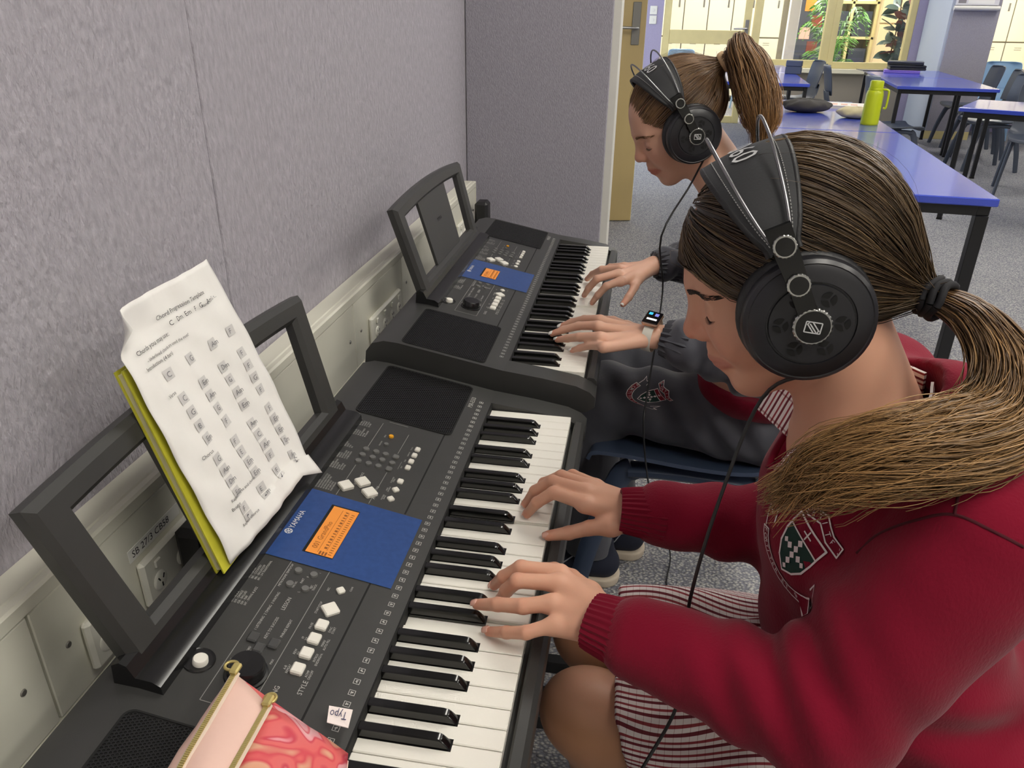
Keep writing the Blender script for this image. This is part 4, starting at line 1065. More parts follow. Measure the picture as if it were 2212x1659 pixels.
SH_R=np.array([.84,-.285,.878]);EL_R=np.array([.785,-.325,.697]);WR_R=np.array([.602,-.338,.706])
NB1=np.array([.782,-.43,.915])
HIP_L=np.array([.96,-.505,.50]);KN_L=np.array([.535,-.478,.507]);HIP_R=np.array([.96,-.36,.50]);KN_R=np.array([.535,-.345,.507])
FT_L=np.array([.66,-.47,.06]);FT_R=np.array([.64,-.34,.06])
lean=np.array([.13,0,-.99])
def fing(l): return [np.array(q) for q in l]
NLF=[fing([(.535,-.478,.690),(.512,-.447,.682),(.490,-.425,.672),(.468,-.412,.661)]),
     fing([(.500,-.463,.700),(.455,-.462,.700),(.435,-.459,.681),(.422,-.448,.658)]),
     fing([(.499,-.484,.703),(.455,-.487,.702),(.442,-.481,.681),(.434,-.469,.658)]),
     fing([(.496,-.512,.699),(.466,-.517,.694),(.437,-.508,.684),(.412,-.495,.6685)]),
     fing([(.502,-.537,.693),(.474,-.545,.685),(.452,-.536,.673),(.430,-.522,.6575)])]
NRF=[fing([(.552,-.356,.692),(.524,-.350,.682),(.499,-.347,.669),(.473,-.342,.6575)]),
     fing([(.516,-.333,.707),(.474,-.311,.703),(.453,-.311,.685),(.439,-.300,.6575)]),
     fing([(.516,-.310,.710),(.470,-.289,.706),(.447,-.286,.686),(.434,-.277,.6575)]),
     fing([(.520,-.292,.706),(.480,-.268,.702),(.456,-.262,.684),(.442,-.254,.6575)]),
     fing([(.528,-.278,.700),(.494,-.252,.696),(.473,-.243,.680),(.460,-.236,.6575)])]
def body1_head(p):
    d=head_sdf(H1.l(p))*f32(H1.s)
    nk=capE(p,H1.w((-.030,0,-.045)),NB1,.050,.056,np.array([0,1.,0]),1.0)
    d=smin(d,nk,.022)
    d=smin(d,cap(p,NB1+[.0,-.07,-.045],NB1+[0,.07,-.045],.040),.05)      # top of the shoulders
    d=smin(d,ell(p,(.80,-.43,.855),(.072,.10,.06)),.03)
    return d
def body1_in(p):
    d=ell(p,(.83,-.43,.78),(.075,.11,.11));d=smin(d,ell(p,(.90,-.43,.60),(.08,.105,.11)),.05)
    for S,E,W in((SH_L,EL_L,WR_L),(SH_R,EL_R,WR_R)): d=smin(d,chain(p,(S,E,W),(.040,.034,.024),.02),.03)
    return d
def leg1(p):
    d=None
    for h,k,f in((HIP_L,KN_L,FT_L),(HIP_R,KN_R,FT_R)):
        e=smin(cap(p,h,k+[.02,0,0],.075,.050),cap(p,k+[.02,0,-.02],k+(f-k)*.35+[.015,0,0],.046,.048),.03)
        e=smin(e,cap(p,k+(f-k)*.35+[.015,0,0],f,.048,.030),.03)
        e=smin(e,sph(p,k+[-.004,0,.004],.047),.02)
        d=e if d is None else np.minimum(d,e)
    return d
hl_=hand_parts(NLF,WR_L,EL_L,(.05,-.25,1),.93);hr_=hand_parts(NRF,WR_R,EL_R,(.0,.35,1),.93)
hc=H1.c
mesh=[surf(body1_head,hc-[.17,.21,.20],hc+[.22,.19,.13],.0024),surf(body1_in,(.50,-.70,.42),(1.06,-.20,.95),.009),surf(leg1,(.44,-.60,.02),(1.07,-.25,.60),.006)]
for fn,F5,Wr in((hl_,NLF,WR_L),(hr_,NRF,WR_R)):
    P=np.concatenate([np.array(f) for f in F5]+[Wr[None],Wr[None]+[.05,0,0]]);mesh.append(surf(fn,P.min(0)-.03,P.max(0)+.03,.0019))
nh=len(mesh[0][0])
V,F=joinmesh(mesh)
base=np.array(lin('#d3a086'));cols=skin_cols(H1.l(V.astype(f32)),V,base,lin('#b87568'),lin('#cf7f69'))
# redder fingertips and knuckles
for F5 in(NLF,NRF):
    for f in F5:
        w=np.exp(-(np.linalg.norm(V-f[-1],axis=1)/.013)**2)[:,None]*.55;cols=cols*(1-w)+np.array(lin('#cf7d66'))*w
        for k in(1,2):
            w=np.exp(-(np.linalg.norm(V-f[k]-[0,0,.006],axis=1)/.008)**2)[:,None]*.25;cols=cols*(1-w)+np.array(lin('#b8735c'))*w
# tan lower legs
w=np.clip((.56-V[:,2])/.03,0,1)*(V[:,0]<1.2);w[:nh]=0;w=w[:,None]*.75*(np.arange(len(V))<sum(len(m[0]) for m in mesh[:3]))[:,None];cols=cols*(1-w)+np.array(lin('#a2714c'))*w
P1=obj('person',V,F,skinm,None,180,cols=cols,loc=(.9,-.43,0))
tag(P1,'girl in a maroon jumper with a low ponytail playing the near keyboard','person')
nailm=mat('nail_pink','#d9a796',.25);nailw=mat('nail_white','#f1ede8',.18)
for i,f in enumerate(NLF): nail(f,(-.25,-.35,1) if i else (-.3,-.3,.8),nailm,P1,tip_r=.0060 if i else .0066)
for i,f in enumerate(NRF): nail(f,(-.45,.1,1) if i else (-.1,-.55,.8),nailm,P1,tip_r=.0060 if i else .0066)
# face details: brows and lashes
browm=mat('brow_hair','#2c1d14',.7)
def face_bits(H,parent,col_b=browm,br=.0004):
    hs=lambda p:head_sdf(H.l(p))*f32(H.s)
    for s in(1,-1):
        L=[];base_=[]
        for i in range(170):
            t=RNG.uniform(0,1);x=.090-.030*t**1.5;y=.012+.038*t;z=.0235+.0030*math.sin(math.pi*min(1,t*1.1))-.003*max(0,t-.6)/.4+RNG.uniform(-.0034,.0034)*(1-.6*t)
            p=H.w((x,s*y,z));base_.append(p)
        b0_=np.array(base_);base_=snap(hs,b0_,5,.0003);base_=base_[np.linalg.norm(base_-b0_,axis=1)<.016]
        dirs=H.M[0]*-.62+s*H.M[1]*.78+H.M[2]*.02
        q=[np.array([b,b+dirs*.003+.0003*H.M[0],b+dirs*.0055]) for b in base_]
        q0=np.array(q);q=np.array([snap(hs,x,3,.0006) for x in q]);ok=(np.linalg.norm(q-q0,axis=2).max(1)<.004);q=q[ok]
        V,F,C=strands(q,np.full(len(q),br),.4,np.tile(lin('#2c1d14'),(len(q),1)));obj('eyebrow',V,F,col_b,parent,180,world=True)
        # lash line along the closed lid with short lashes
        pts=[]
        for t in np.linspace(0,1,14):
            yy=.0170*(-.38+1.22*t);z_=-.0042-.0024*math.sin(math.pi*t);xx=.0150*math.sqrt(max(.04,1-(yy/.0170)**2-(z_/.0130)**2));pts.append(H.w((.0658+xx,s*(.0325+yy),.0020+z_)))
        pts=np.array(pts);mb=MB().tube(pts,.00060,5)
        V,F=mb.arr();ol=obj('eyelashes',V,F,browm,parent,180,world=True)
        q=[]
        for i in range(26):
            t=i/25*12.9;k=int(t);b=pts[k]+(pts[min(k+1,13)]-pts[k])*(t-k);o=H.M[0]*.9-H.M[2]*.75+s*H.M[1]*(.1+.5*(i/25))
            q.append([b,b+o*.0022,b+o*.0044+H.M[2]*.0006])
        V,F,C=strands(np.array(q),np.full(len(q),.00025),.3,np.tile((.02,.015,.01),(len(q),1)));obj('lash_hairs',V,F,browm,ol,180,world=True)
face_bits(H1,P1)
# ---------------------------------------------------------------- maroon jumper
def fold(p,c,n,k,amp,rad):
    """soft rings of creases around point c across direction n"""
    q=p-A_(c);s=q@A_(n);return f32(amp)*np.sin(s*f32(k))*np.exp(-(np.linalg.norm(q,axis=1)/f32(rad))**2)
def jumper_solid(p):
    d=ell(p,(.815,-.43,.795),(.112,.155,.125))
    d=smin(d,cap(p,SH_L+[-.01,.05,.0],SH_R+[-.01,-.05,0],.066),.05)
    d=smin(d,ell(p,(.85,-.43,.665),(.125,.150,.12)),.05)
    d=smin(d,ell(p,(.915,-.43,.575),(.145,.165,.085)),.05)
    d=smin(d,cap(p,(.885,-.43,.885),(.865,-.43,.90),.066),.05)
    for S,E,W,a,b,c in((SH_L,EL_L,WR_L,.070,.060,.041),(SH_R,EL_R,WR_R,.066,.056,.040)):
        cf=W+(E-W)*.06
        e=smin(cap(p,S,E,a,b),cap(p,E,cf,b,c),.02);d=smin(d,e,.022)
    ax=(EL_L-SH_L)/np.linalg.norm(EL_L-SH_L);fx=(WR_L-EL_L)/np.linalg.norm(WR_L-EL_L)
    d=d+fold(p,EL_L+[-.03,.01,.035],ax+fx*.8,95,.0060,.070)+fold(p,EL_L+fx*.07+[0,-.01,0],fx+np.array([0,.25,.35]),85,.0030,.06)
    fr=(WR_R-EL_R)/np.linalg.norm(WR_R-EL_R)
    d=d+fold(p,EL_R+fr*.09,fr+np.array([0,.2,.5]),100,.0045,.07)+fold(p,(.90,-.55,.63),(.2,.3,1),95,.006,.08)+fold(p,(.79,-.545,.79),(.3,.5,.8),95,.005,.07)
    d=d+f32(.0016)*np.sin(p[:,0]*41+p[:,2]*37)*np.sin(p[:,1]*53+p[:,2]*29)
    # armhole seam
    sn=np.abs((p-A_(SH_L+[-.004,.012,.0]))@A_((.10,-.97,.20)))
    near=np.exp(-(np.linalg.norm(p-A_(SH_L),axis=1)/.10)**2);d=d+f32(.0022)*np.exp(-(sn/.0030)**2)*near
    return d
VN=H1.w((.02,0,-.12))
def neck_hole(p):
    a=cap(p,NB1+[.020,0,.0],NB1+[-.045,0,.12],.056,.075)
    b=cap(p,NB1+[-.035,0,.0],np.array([.712,-.43,.850]),.046,.006)
    return smin(a,b,.012)
def jumper(p): return smax(jumper_solid(p),-neck_hole(p),.006)
V,F=surf(jumper,(.50,-.72,.47),(1.09,-.18,1.01),.0048)
ju=obj('jumper',V,F,redm,P1,180,world=True)
# ribbed cuffs
def cuff(E,W,parent,m,ra,rb,l0,l1,nrib,name='cuff',amp=.0011,sq=.9,up=(0,0,1)):
    ax=(W-E)/np.linalg.norm(W-E);u=np.array(up,float);u-=ax*(u@ax);u/=np.linalg.norm(u);v=np.cross(ax,u);a=np.linspace(0,2*np.pi,nrib*4,endpoint=False);rings=[]
    prof=[(0,.80),(0.0,1.03),(.1,1.06),(.5,1.0),(.9,1.0),(1.,.98),(1.,.86),(.96,.74),(.90,.60)]
    for f,g in prof:
        c=W+ax*(l0+(l1-l0)*f);r=(ra+(rb-ra)*f)*g+amp*np.cos(a*nrib)*(1 if .05<f<.99 or g>.95 else .3);rings.append(c+r[:,None]*(np.cos(a)[:,None]*u*sq+np.sin(a)[:,None]*v))
    V,F=MB().loft(rings,True,False).arr();return obj(name,V,F,m,parent,60,world=True)
cuff(EL_L,WR_L,P1,redrib,.0385,.0300,-.012,.042,30);cuff(EL_R,WR_R,P1,redrib,.0375,.0285,-.012,.042,30)
# neck rib along the V opening is part of the knit; striped shirt collar inside it
def band(P,wdir,w,th,name,m,parent,cols=None):
    P=np.asarray(P);G=[[P[i]+np.asarray(wdir[i])*w[i]*t for t in np.linspace(0,1,5)] for i in range(len(P))];V,F=sheet(G,th)
    n=len(P);cc=np.array([[t*w[i]+.05,i*.004,0] for i in range(n) for t in np.linspace(0,1,5)]);cc=np.concatenate([cc,cc]);return obj(name,V,F,m,parent,60,world=True,cols=cc)
for s in(-1,1):
    P=smoothpath([(.836,-.43+s*.010,.956),(.822,-.43+s*.044,.950),(.785,-.43+s*.067,.938),(.748,-.43+s*.048,.905),(.722,-.43+s*.014,.872)],16)
    wd=[];wl_=[]
    for i,p in enumerate(P):
        o=np.array([(p[0]-.79)*.35,s*1.,0])/1.05;fl=min(1,max(0,(i-5)/4));o=np.array([.20,s*.30,-.93])*(1-fl)+np.array([-.40,s*.85,.05])*fl;wd.append(o/np.linalg.norm(o));wl_.append(.030 if i<9 else .030+.004*(i-8))
    band(P,wd,wl_,.0025,'shirt_collar',dressm,P1)
# V neck rib edge
for s in(-1,1):
    P=smoothpath([(.86,-.43+s*.02,.945),(.825,-.43+s*.062,.935),(.772,-.43+s*.062,.908),(.735,-.43+s*.036,.872),(.709,-.43+s*.004,.838)],24);P=snap(jumper,P,3,.0)
    V,F=MB().tube(P,.0052,8).arr();obj('neck_rib',V,F,redrib,P1,60,world=True)
# ---------------------------------------------------------------- striped dress skirt over the thighs
def skirt_fn(p):
    d=None
    for h,k in((HIP_L,KN_L),(HIP_R,KN_R)):
        e=cap(p,h+[0,0,.0],k+[.03,0,.002],.100,.066);d=e if d is None else smin(d,e,.05)
    # cloth hanging down beside the thigh
    d=smin(d,capE(p,(.97,-.515,.45),(.62,-.505,.44),.085,.052,np.array([0,1.,0]),.55),.03)
    d=smin(d,capE(p,(.97,-.43,.45),(.66,-.42,.47),.08,.055,np.array([0,1.,0]),1.2),.04)
    an=np.arctan2(p[:,2]-f32(.50),p[:,1]+f32(.43));d=d+f32(.0035)*np.sin(an*17+p[:,0]*9)*np.clip((f32(.98)-p[:,0])/.2,0,1)+f32(.006)*np.sin(an*7+p[:,0]*21)
    hem=f32(.585)+(p[:,2]-f32(.52))*f32(-.30)
    return smax(smax(d,hem-p[:,0],.004),f32(.36)-p[:,2],.01)
V,F=surf(skirt_fn,(.53,-.66,.33),(1.12,-.24,.62),.0045)
ang=np.arctan2(V[:,2]-.47,np.where(V[:,1]<-.42,-(V[:,1]+.49),(V[:,1]+.36)));cc=np.stack([np.where(V[:,1]<-.42,1.0,0)+np.abs(ang)*.095+.12+ .012*np.sin(V[:,0]*23)+.02*V[:,0],V[:,0]-.4,V[:,2]*0],1)
obj('dress_skirt',V,F,dressm,P1,180,world=True,cols=cc)
# dress hem showing below the jumper at the back
def bustle(p): return smax(ell(p,(.985,-.44,.47),(.13,.19,.10)),p[:,2]-f32(.535),.01)+f32(.004)*np.sin(p[:,1]*70)
V,F=surf(bustle,(.83,-.66,.38),(1.14,-.22,.56),.006);obj('dress_back',V,F,dressm,P1,180,world=True,cols=np.stack([V[:,1]+1.2,V[:,2],V[:,2]*0],1))
# shoes
shoem=mat('school_shoe','#141416',.3)
for f in(FT_L,FT_R):
    fn=lambda p,f=f:smax(smin(cap(p,f+[.03,0,-.005],f+[-.10,0,-.022],.036,.032),cap(p,f+[0,0,0],f+[.02,0,.03],.038),.02),f32(.004)-p[:,2],.004)
    V,F=surf(fn,f-[.16,.06,.08],f+[.1,.06,.1],.005);obj('shoe',V,F,shoem,P1,180,world=True)
# ---------------------------------------------------------------- crest printed on cloth
def crest(name,fnsurf,c,right,up,size,parent,cols):
    right=np.asarray(right,float);right/=np.linalg.norm(right);up=np.asarray(up,float);up-=right*(up@right);up/=np.linalg.norm(up)
    def put(nm,polys,m,h,par):
        V=[];F=[]
        for poly in polys:
            F.append(tuple(range(len(V),len(V)+len(poly))));V+=[np.asarray(c)+right*a*size+up*b*size for a,b in poly]
        V=snap(fnsurf,np.array(V),5,h);return obj(nm,V,F,m,par,0,world=True)
    def quadline(pts,w,close=False):
        pts=[np.array(p) for p in pts];
        if close:pts.append(pts[0])
        out=[]
        for a_,b_ in zip(pts[:-1],pts[1:]):
            d=b_-a_;L=np.linalg.norm(d);n_=np.array([-d[1],d[0]])/L*w/2;k=max(1,int(L/.12))
            for i in range(k):
                p0=a_+d*i/k-d/L*w*.3*(i==0);p1=a_+d*(i+1)/k+d/L*w*.3*(i==k-1);out.append([p0-n_,p1-n_,p1+n_,p0+n_])
        return out
    sh=[(-.30,.42),(.30,.42),(.30,.10),(.26,-.12),(.16,-.30),(0,-.44),(-.16,-.30),(-.26,-.12),(-.30,.10)]
    root=put(name,[[(-.30,.42),(.30,.42),(.30,.22),(-.30,.22)]],cols['top'],.0008,parent)
    put('crest_field',[[(-.30,.22),(.30,.22),(.30,.10),(.26,-.12),(-.26,-.12),(-.30,.10)],[(-.26,-.12),(.26,-.12),(.16,-.30),(-.16,-.30)],[(-.16,-.30),(.16,-.30),(0,-.44)]],cols['green'],.0008,root)
    dm=lambda x,y,r=.05:[(x-r,y),(x,y-r*1.2),(x+r,y),(x,y+r*1.2)]
    put('crest_lozenges',[dm(0,.15),dm(0,.03),dm(0,-.09),dm(0,-.21),dm(0,-.33,.04),dm(-.11,-.03),dm(.11,-.03),dm(-.20,-.03,.04),dm(.20,-.03,.04)],cols['white'],.0012,root)
    put('crest_cross',quadline([(0,.25),(0,.39)],.02)+quadline([(-.07,.32),(.07,.32)],.02),cols['white'],.0012,root)
    put('crest_outline',quadline(sh,.028,True)+quadline([(-.30,.22),(.30,.22)],.022),cols['white'],.0012,root)
    def ribbon(pts,w):
        pts=np.array(pts);T=np.gradient(pts,axis=0);T/=np.linalg.norm(T,axis=1)[:,None];n_=np.stack([-T[:,1],T[:,0]],1);return pts+n_*w/2,pts-n_*w/2
    bot=[(.62*math.sin(q),-.16-.50*math.cos(q)) for q in np.linspace(-1.25,1.25,13)];top=[(-.42,.58),(-.22,.56),(0,.66),(.22,.56),(.42,.58)]
    for nm,P in(('crest_scroll',bot),('crest_ribbon',top)):
        A,B=ribbon(P,.15);n=len(P)
        rb_=put(nm,[[tuple(A[i]),tuple(B[i]),tuple(B[i+1]),tuple(A[i+1])] for i in range(n-1)],cols['rib'],.0008,root)
        put('scroll_outline',quadline(list(map(tuple,A)),.022)+quadline(list(map(tuple,B)),.022)+quadline([tuple(A[0]),tuple(B[0])],.022)+quadline([tuple(A[-1]),tuple(B[-1])],.022),cols['white'],.0012,rb_)
        s_='FORTITER ET RECTE' if nm=='crest_scroll' else 'FORTITER'
        pol=[]
        Ls=len(s_)
        for i,ch in enumerate(s_):
            tv,tf=text_arr(ch)
            if len(tf)==0:continue
            t=(i+.2)/Ls*(n-1);k=int(min(t,n-2));q=np.array(P[k])+(np.array(P[k+1])-np.array(P[k]))*(t-k);d=np.array(P[k+1])-np.array(P[k]);d/=np.linalg.norm(d);nn=np.array([-d[1],d[0]])
            for f_ in tf: pol.append([tuple(q+d*tv[v][0]*.11+nn*(tv[v][1]-.35)*.12) for v in f_])
        put('scroll_words',pol,cols['white'],.0012,rb_)
    for sx in(-1,1):
        put('ribbon_tail',quadline([(sx*.62,-.30),(sx*.78,-.02),(sx*.64,-.06),(sx*.60,.10),(sx*.50,-.10)],.024),cols['white'],.0012,root)
    return root
wht=mat('crest_white','#e6dcdc',.8);grn=mat('crest_green','#12352e',.8);mrn=mat('crest_maroon','#8a1c2e',.8)
def march(fn,u,v,t0=.3,n=60):
    d=ray(u,v);d/=np.linalg.norm(d);t=t0
    for _ in range(n): t+=float(fn((CP+d*t)[None].astype(f32))[0])*.8
    return CP+d*t
for P in([(2212,1182),(2150,1150),(2062,1112),(1985,1122),(1905,1150),(1850,1195)],[(2062,1112),(2078,1040),(2092,970),(2105,905)]):
    Q=np.array([march(jumper,*q) for q in P]);Q=snap(jumper,smoothpath(Q,40),3,-.0003);V,F=MB().tube(Q,.0013,6).arr();obj('sleeve_seam',V,F,mat('red_seam','#4a0818',.9),P1,60,world=True)
nrm=grad(jumper,np.array([[.745,-.50,.81]]))[0]
upv=np.array([.30,-.25,.95]);rt=np.cross(upv,nrm)
crest('crest',jumper,snap(jumper,np.array([[.735,-.515,.805]]))[0],rt,upv,.075,P1,dict(top=redrib,green=grn,white=wht,rib=redrib))
# ---------------------------------------------------------------- hair
def hair_set(H,parent,tie,nS,K,cap_c,cap_r,plane,colA,colB,seed,rr,lockn=170,clump=.6,face_y=.0):
    """hair drawn back over the scalp to the tie point (head-local); plane(q)>0 where hair grows"""
    rg=np.random.default_rng(seed);cap_c=np.array(cap_c);cap_r=np.array(cap_r);tie=np.array(tie)
    def capfn(p):
        q=H.l(p);d=ell(q,cap_c,cap_r-.004);an=q[:,1]*f32(70)+q[:,2]*f32(25);d=d+f32(.0012)*np.sin(an)
        d=smin(d,cap(q,cap_c+(tie-cap_c)*.62,tie,.040,.014),.03)
        return smax(d,-plane(q),.006)*f32(H.s)
    V,F=surf(capfn,H.c-.175,H.c+.175,.0036)
    cc=np.tile(np.array(colA)*.75,(len(V),1));root=obj('hair',V,F,hairm,parent,180,world=True,cols=cc)
    # random starts on the growth area
    D=rg.normal(size=(nS*6,3));D/=np.linalg.norm(D,axis=1)[:,None];S=cap_c+D*cap_r
    pv=plane(S.astype(f32));keep=pv>.0;edge=(pv>0)&(pv<.016);S=np.concatenate([S[edge],S[edge]*1.0,S[keep]])[:nS*2];rg.shuffle(S);S=S[:nS]
    L0=cap_c+(lambda d:d/np.linalg.norm(d,axis=1)[:,None])(rg.normal(size=(lockn,3)))*cap_r
    lk=np.argmin(((S[:,None,:]-L0[None])**2).sum(2),1);lift=rg.uniform(-.012,.034,lockn);fly=(rg.uniform(size=nS)<.02)*rg.uniform(.02,.09,nS);lc=rg.uniform(-1,1,lockn);lph=rg.uniform(0,6.28,lockn)
    a=(S-cap_c)/cap_r;tdir=(tie-cap_c)/cap_r;tn=np.linalg.norm(tdir);b=tdir/tn
    t=np.linspace(0,1,K)[None,:,None];om=np.arccos(np.clip(a@b,-.999,.999))[:,None,None];P=(np.sin((1-t)*om)*a[:,None,:]+np.sin(t*om)*b)/np.sin(om)
    tt=t[...,0]
    sd=np.cross(a,b);sd/=np.linalg.norm(sd,axis=1)[:,None]+1e-9
    rad=1.0+(lift[lk][:,None]+rg.uniform(-.008,.012,(nS,1))+fly[:,None])*np.sin(np.pi*np.clip(tt*1.1+.05,0,1))+(tn-1.0)*np.clip((tt-.55)/.45,0,1)**2+.010*np.sin(np.pi*tt)
    P=P*rad[...,None]+sd[:,None,:]*(.022*np.sin(tt*5+lph[lk][:,None])+.010*np.sin(tt*11+lph[lk][:,None]*2))[...,None]*np.sin(np.pi*tt)[...,None]
    P=cap_c+P*cap_r
    for _ in range(3):      # keep the strands off the face
        df=np.clip(.003-plane(P.reshape(-1,3).astype(f32)).reshape(P.shape[:2]),0,.2)*np.clip((P[...,0]+.055)/.05,0,1);P[...,2]+=df*.9
        q_=(P-cap_c)/cap_r;nr=np.linalg.norm(q_,axis=2);P=cap_c+q_*(np.where(df>0,rad/nr,1))[...,None]*cap_r
    # converge into a tight bundle at the tie
    w=np.clip((tt-.75)/.25,0,1)[...,None]**1.5;jit=rg.normal(size=(nS,1,3))*.006;P=P*(1-w)+(tie+jit)*w
    col=np.array(colA)[None]*(1+.28*lc[lk])[:,None]*(1+rg.uniform(-.22,.22,nS))[:,None];mixv=np.clip(rg.normal(.12,.22,nS)+.15*lc[lk],0,1)[:,None];col=col*(1-mixv)+np.array(colB)*mixv
    rad_s=rg.uniform(.6,1.35,nS)*rr*np.where(fly>0,.28,1);gd=~((plane(P.reshape(-1,3).astype(f32)).reshape(P.shape[:2])<-.004)&(P[...,0]>-.02)).any(1);P=P[gd]
    Vs,Fs,Cs=strands(H.w(P.reshape(-1,3)).reshape(P.shape),rad_s[gd],.55,col[gd])
    o=obj('hair_strands',Vs,Fs,hairm,root,180,world=True,cols=Cs);o['kind']='stuff'
    return root
def tail(root,spine,wid,nS,K,colA,colB,seed,rr,flat=(0,0,1),curl=.0,frizz=.004,name='ponytail'):
    rg=np.random.default_rng(seed);Sp=smoothpath(spine,K);W_=np.interp(np.linspace(0,1,K),np.linspace(0,1,len(wid)),wid)
    T=np.gradient(Sp,axis=0);T/=np.linalg.norm(T,axis=1)[:,None];f_=np.array(flat,float);N=f_-T*(T@f_)[:,None];N/=np.linalg.norm(N,axis=1)[:,None];B=np.cross(T,N)
    # core
    mb=MB();rings=[];a=np.linspace(0,2*np.pi,18,endpoint=False)
    for i in range(K):
        r=W_[i]*.66*(1-.75*max(0,(i/(K-1)-.85)/.15));rings.append(Sp[i]+r*(np.cos(a)[:,None]*N[i]*.55+np.sin(a)[:,None]*B[i])*(1+.08*np.sin(a*5+i*.3))[:,None])
    mb.loft(rings);V,F=mb.arr();kc=np.repeat(np.linspace(0,1,K),18)[:,None];core=obj(name,V,F,hairm,root,180,world=True,cols=(np.array(colA)*(1-kc)+np.array(colB)*kc*.8+np.array(colA)*kc*.2)*.7)
    ph=rg.uniform(0,2*np.pi,nS);ra=np.sqrt(rg.uniform(.25,1.05,nS));u=np.cos(ph)*ra;v=np.sin(ph)*ra;lsh=1
    t=np.linspace(0,1,K);lkph=rg.uniform(0,6.28,60);lk=rg.integers(0,60,nS);end=np.where(rg.uniform(size=nS)<.4,rg.uniform(.62,.95,nS),rg.uniform(.85,1.10,nS));lkr=rg.uniform(.75,1.25,60)
    P=np.empty((nS,K,3))
    tq=np.clip(t[None,:]*end[:,None],0,1.)*(K-1);i0=np.clip(tq.astype(int),0,K-2);fr=(tq-i0)[...,None]
    g=lambda Z:Z[i0]*(1-fr)+Z[i0+1]*fr
    wv=np.interp(tq,np.arange(K),W_)
    over=np.clip(t[None,:]*end[:,None]-1,0,1)[...,None]*np.linalg.norm(np.diff(Sp,axis=0),axis=1).sum()
    P=g(Sp)+T[-1]*over+g(N)*(u[:,None]*wv*.62*lkr[lk][:,None])[...,None]+g(B)*(v[:,None]*wv*lkr[lk][:,None])[...,None]
    wob=frizz*t[None,:]**1.1*np.sin(t[None,:]*9+lkph[lk][:,None])+frizz*.6*t[None,:]*rg.normal(size=(nS,1))
    P=P+g(B)*wob[...,None]+g(N)*(frizz*.7*t[None,:]*np.sin(t[None,:]*13+lkph[lk][:,None]*2))[...,None]
    m=np.clip(t[None,:]*1.25-.05+rg.normal(0,.16,(nS,1)),0,1)[...,None];sh=((1+rg.uniform(-.35,.40,(nS,1)))*lkr[lk][:,None]**1.6)[...,None]  # strand tone varies; inner locks darker, with shade between locks put into the colour
    col=(np.array(colA)*(1-m)+np.array(colB)*m)*sh
    Vs,Fs,Cs=strands(P,rg.uniform(.6,1.4,nS)*rr,.35,col);o=obj('ponytail_strands',Vs,Fs,hairm,core,180,world=True,cols=Cs);o['kind']='stuff';return core
tie1=H1.l(np.array([[.806,-.455,1.045]],f32))[0].astype(float)
h1=hair_set(H1,P1,tie1,5200,14,(-.020,0,.031),(.109,.0885,.100),lambda q:q[:,2]-(f32(-.002)+f32(.66)*q[:,0])+f32(.014)*np.clip((np.abs(q[:,1])-.045)/.03,0,1),lin('#40301f'),lin('#806848'),21,.00075)
tail(h1,[(.806,-.455,1.045),(.838,-.478,1.034),(.856,-.515,1.008),(.846,-.555,.982),(.808,-.578,.968),(.762,-.585,.955),(.722,-.575,.930),(.700,-.565,.905)],[.011,.018,.023,.027,.029,.028,.026,.014],2900,26,lin('#3f2c1c'),lin('#927047'),31,.0007,flat=(0.15,-.35,.9),frizz=.011)
# hair tie
td=np.array([.838,-.478,1.034])-np.array([.806,-.455,1.045]);td/=np.linalg.norm(td)
hm=MB()
for q in range(3):
    c=np.array([.806,-.455,1.045])+td*(.006*q+.001);a=np.linspace(0,2*np.pi,20,endpoint=False);u=np.cross(td,[0,0,1.]);u/=np.linalg.norm(u);v=np.cross(td,u);ring=[c+.0165*(math.cos(x)*u+math.sin(x)*v)+td*.002*math.sin(3*x+q) for x in list(a)+[0]]
    hm.tube(ring,.0034,8,cap=False)
hm.build('hair_tie',mat('tie_black','#17161b',.8),P1,world=True,smooth=60)
HP1=headphones(H1,'black studio headphones worn by the girl in red')
def cable(name,label,P,r=.0019,n=60):
    V,F=MB().tube(smoothpath(P,n),r,8).arr();o=obj(name,V,F,black_pl,None,60,loc=P[-1]);return tag(o,label,'cable')
c0=H1.w((-.005,.105,-.066))
cable('headphone_cable','black headphone cable hanging in front of the maroon jumper',[c0,c0+[-.035,.05,-.05],(.655,-.50,.86),(.636,-.52,.74),(.640,-.50,.62),(.635,-.53,.585),(.60,-.575,.53),(.575,-.56,.40),(.52,-.52,.25),(.35,-.45,.2)])
# ================================================================ the girl in the dark tracksuit
trackm=mat('tracksuit_charcoal','#4b4c54',.55,spec=.35,sheen=.25,bump=('noise',40,.25,.003),var=(20,.06))
track2=mat('tracksuit_rib','#42434a',.6)
navym=mat('sneaker_navy','#1c2133',.7)
H2=Head((.607,.452,1.0725),-15.9,33.4,-1.8,.88)
S2L=np.array([.785,.295,.885]);E2L=np.array([.79,.135,.715]);W2L=np.array([.612,.198,.728])
S2R=np.array([.755,.575,.885]);E2R=np.array([.735,.665,.745]);W2R=np.array([.606,.612,.742])
NB2=np.array([.735,.44,.945])
HP2L=np.array([.865,.315,.505]);K2L=np.array([.475,.37,.515]);HP2R=np.array([.865,.47,.505]);K2R=np.array([.475,.53,.515])
F2L=np.array([.49,.385,.055]);F2R=np.array([.55,.50,.055])
def zz(l,z): return [onz(u,v,h) for (u,v),h in zip(l,z)]
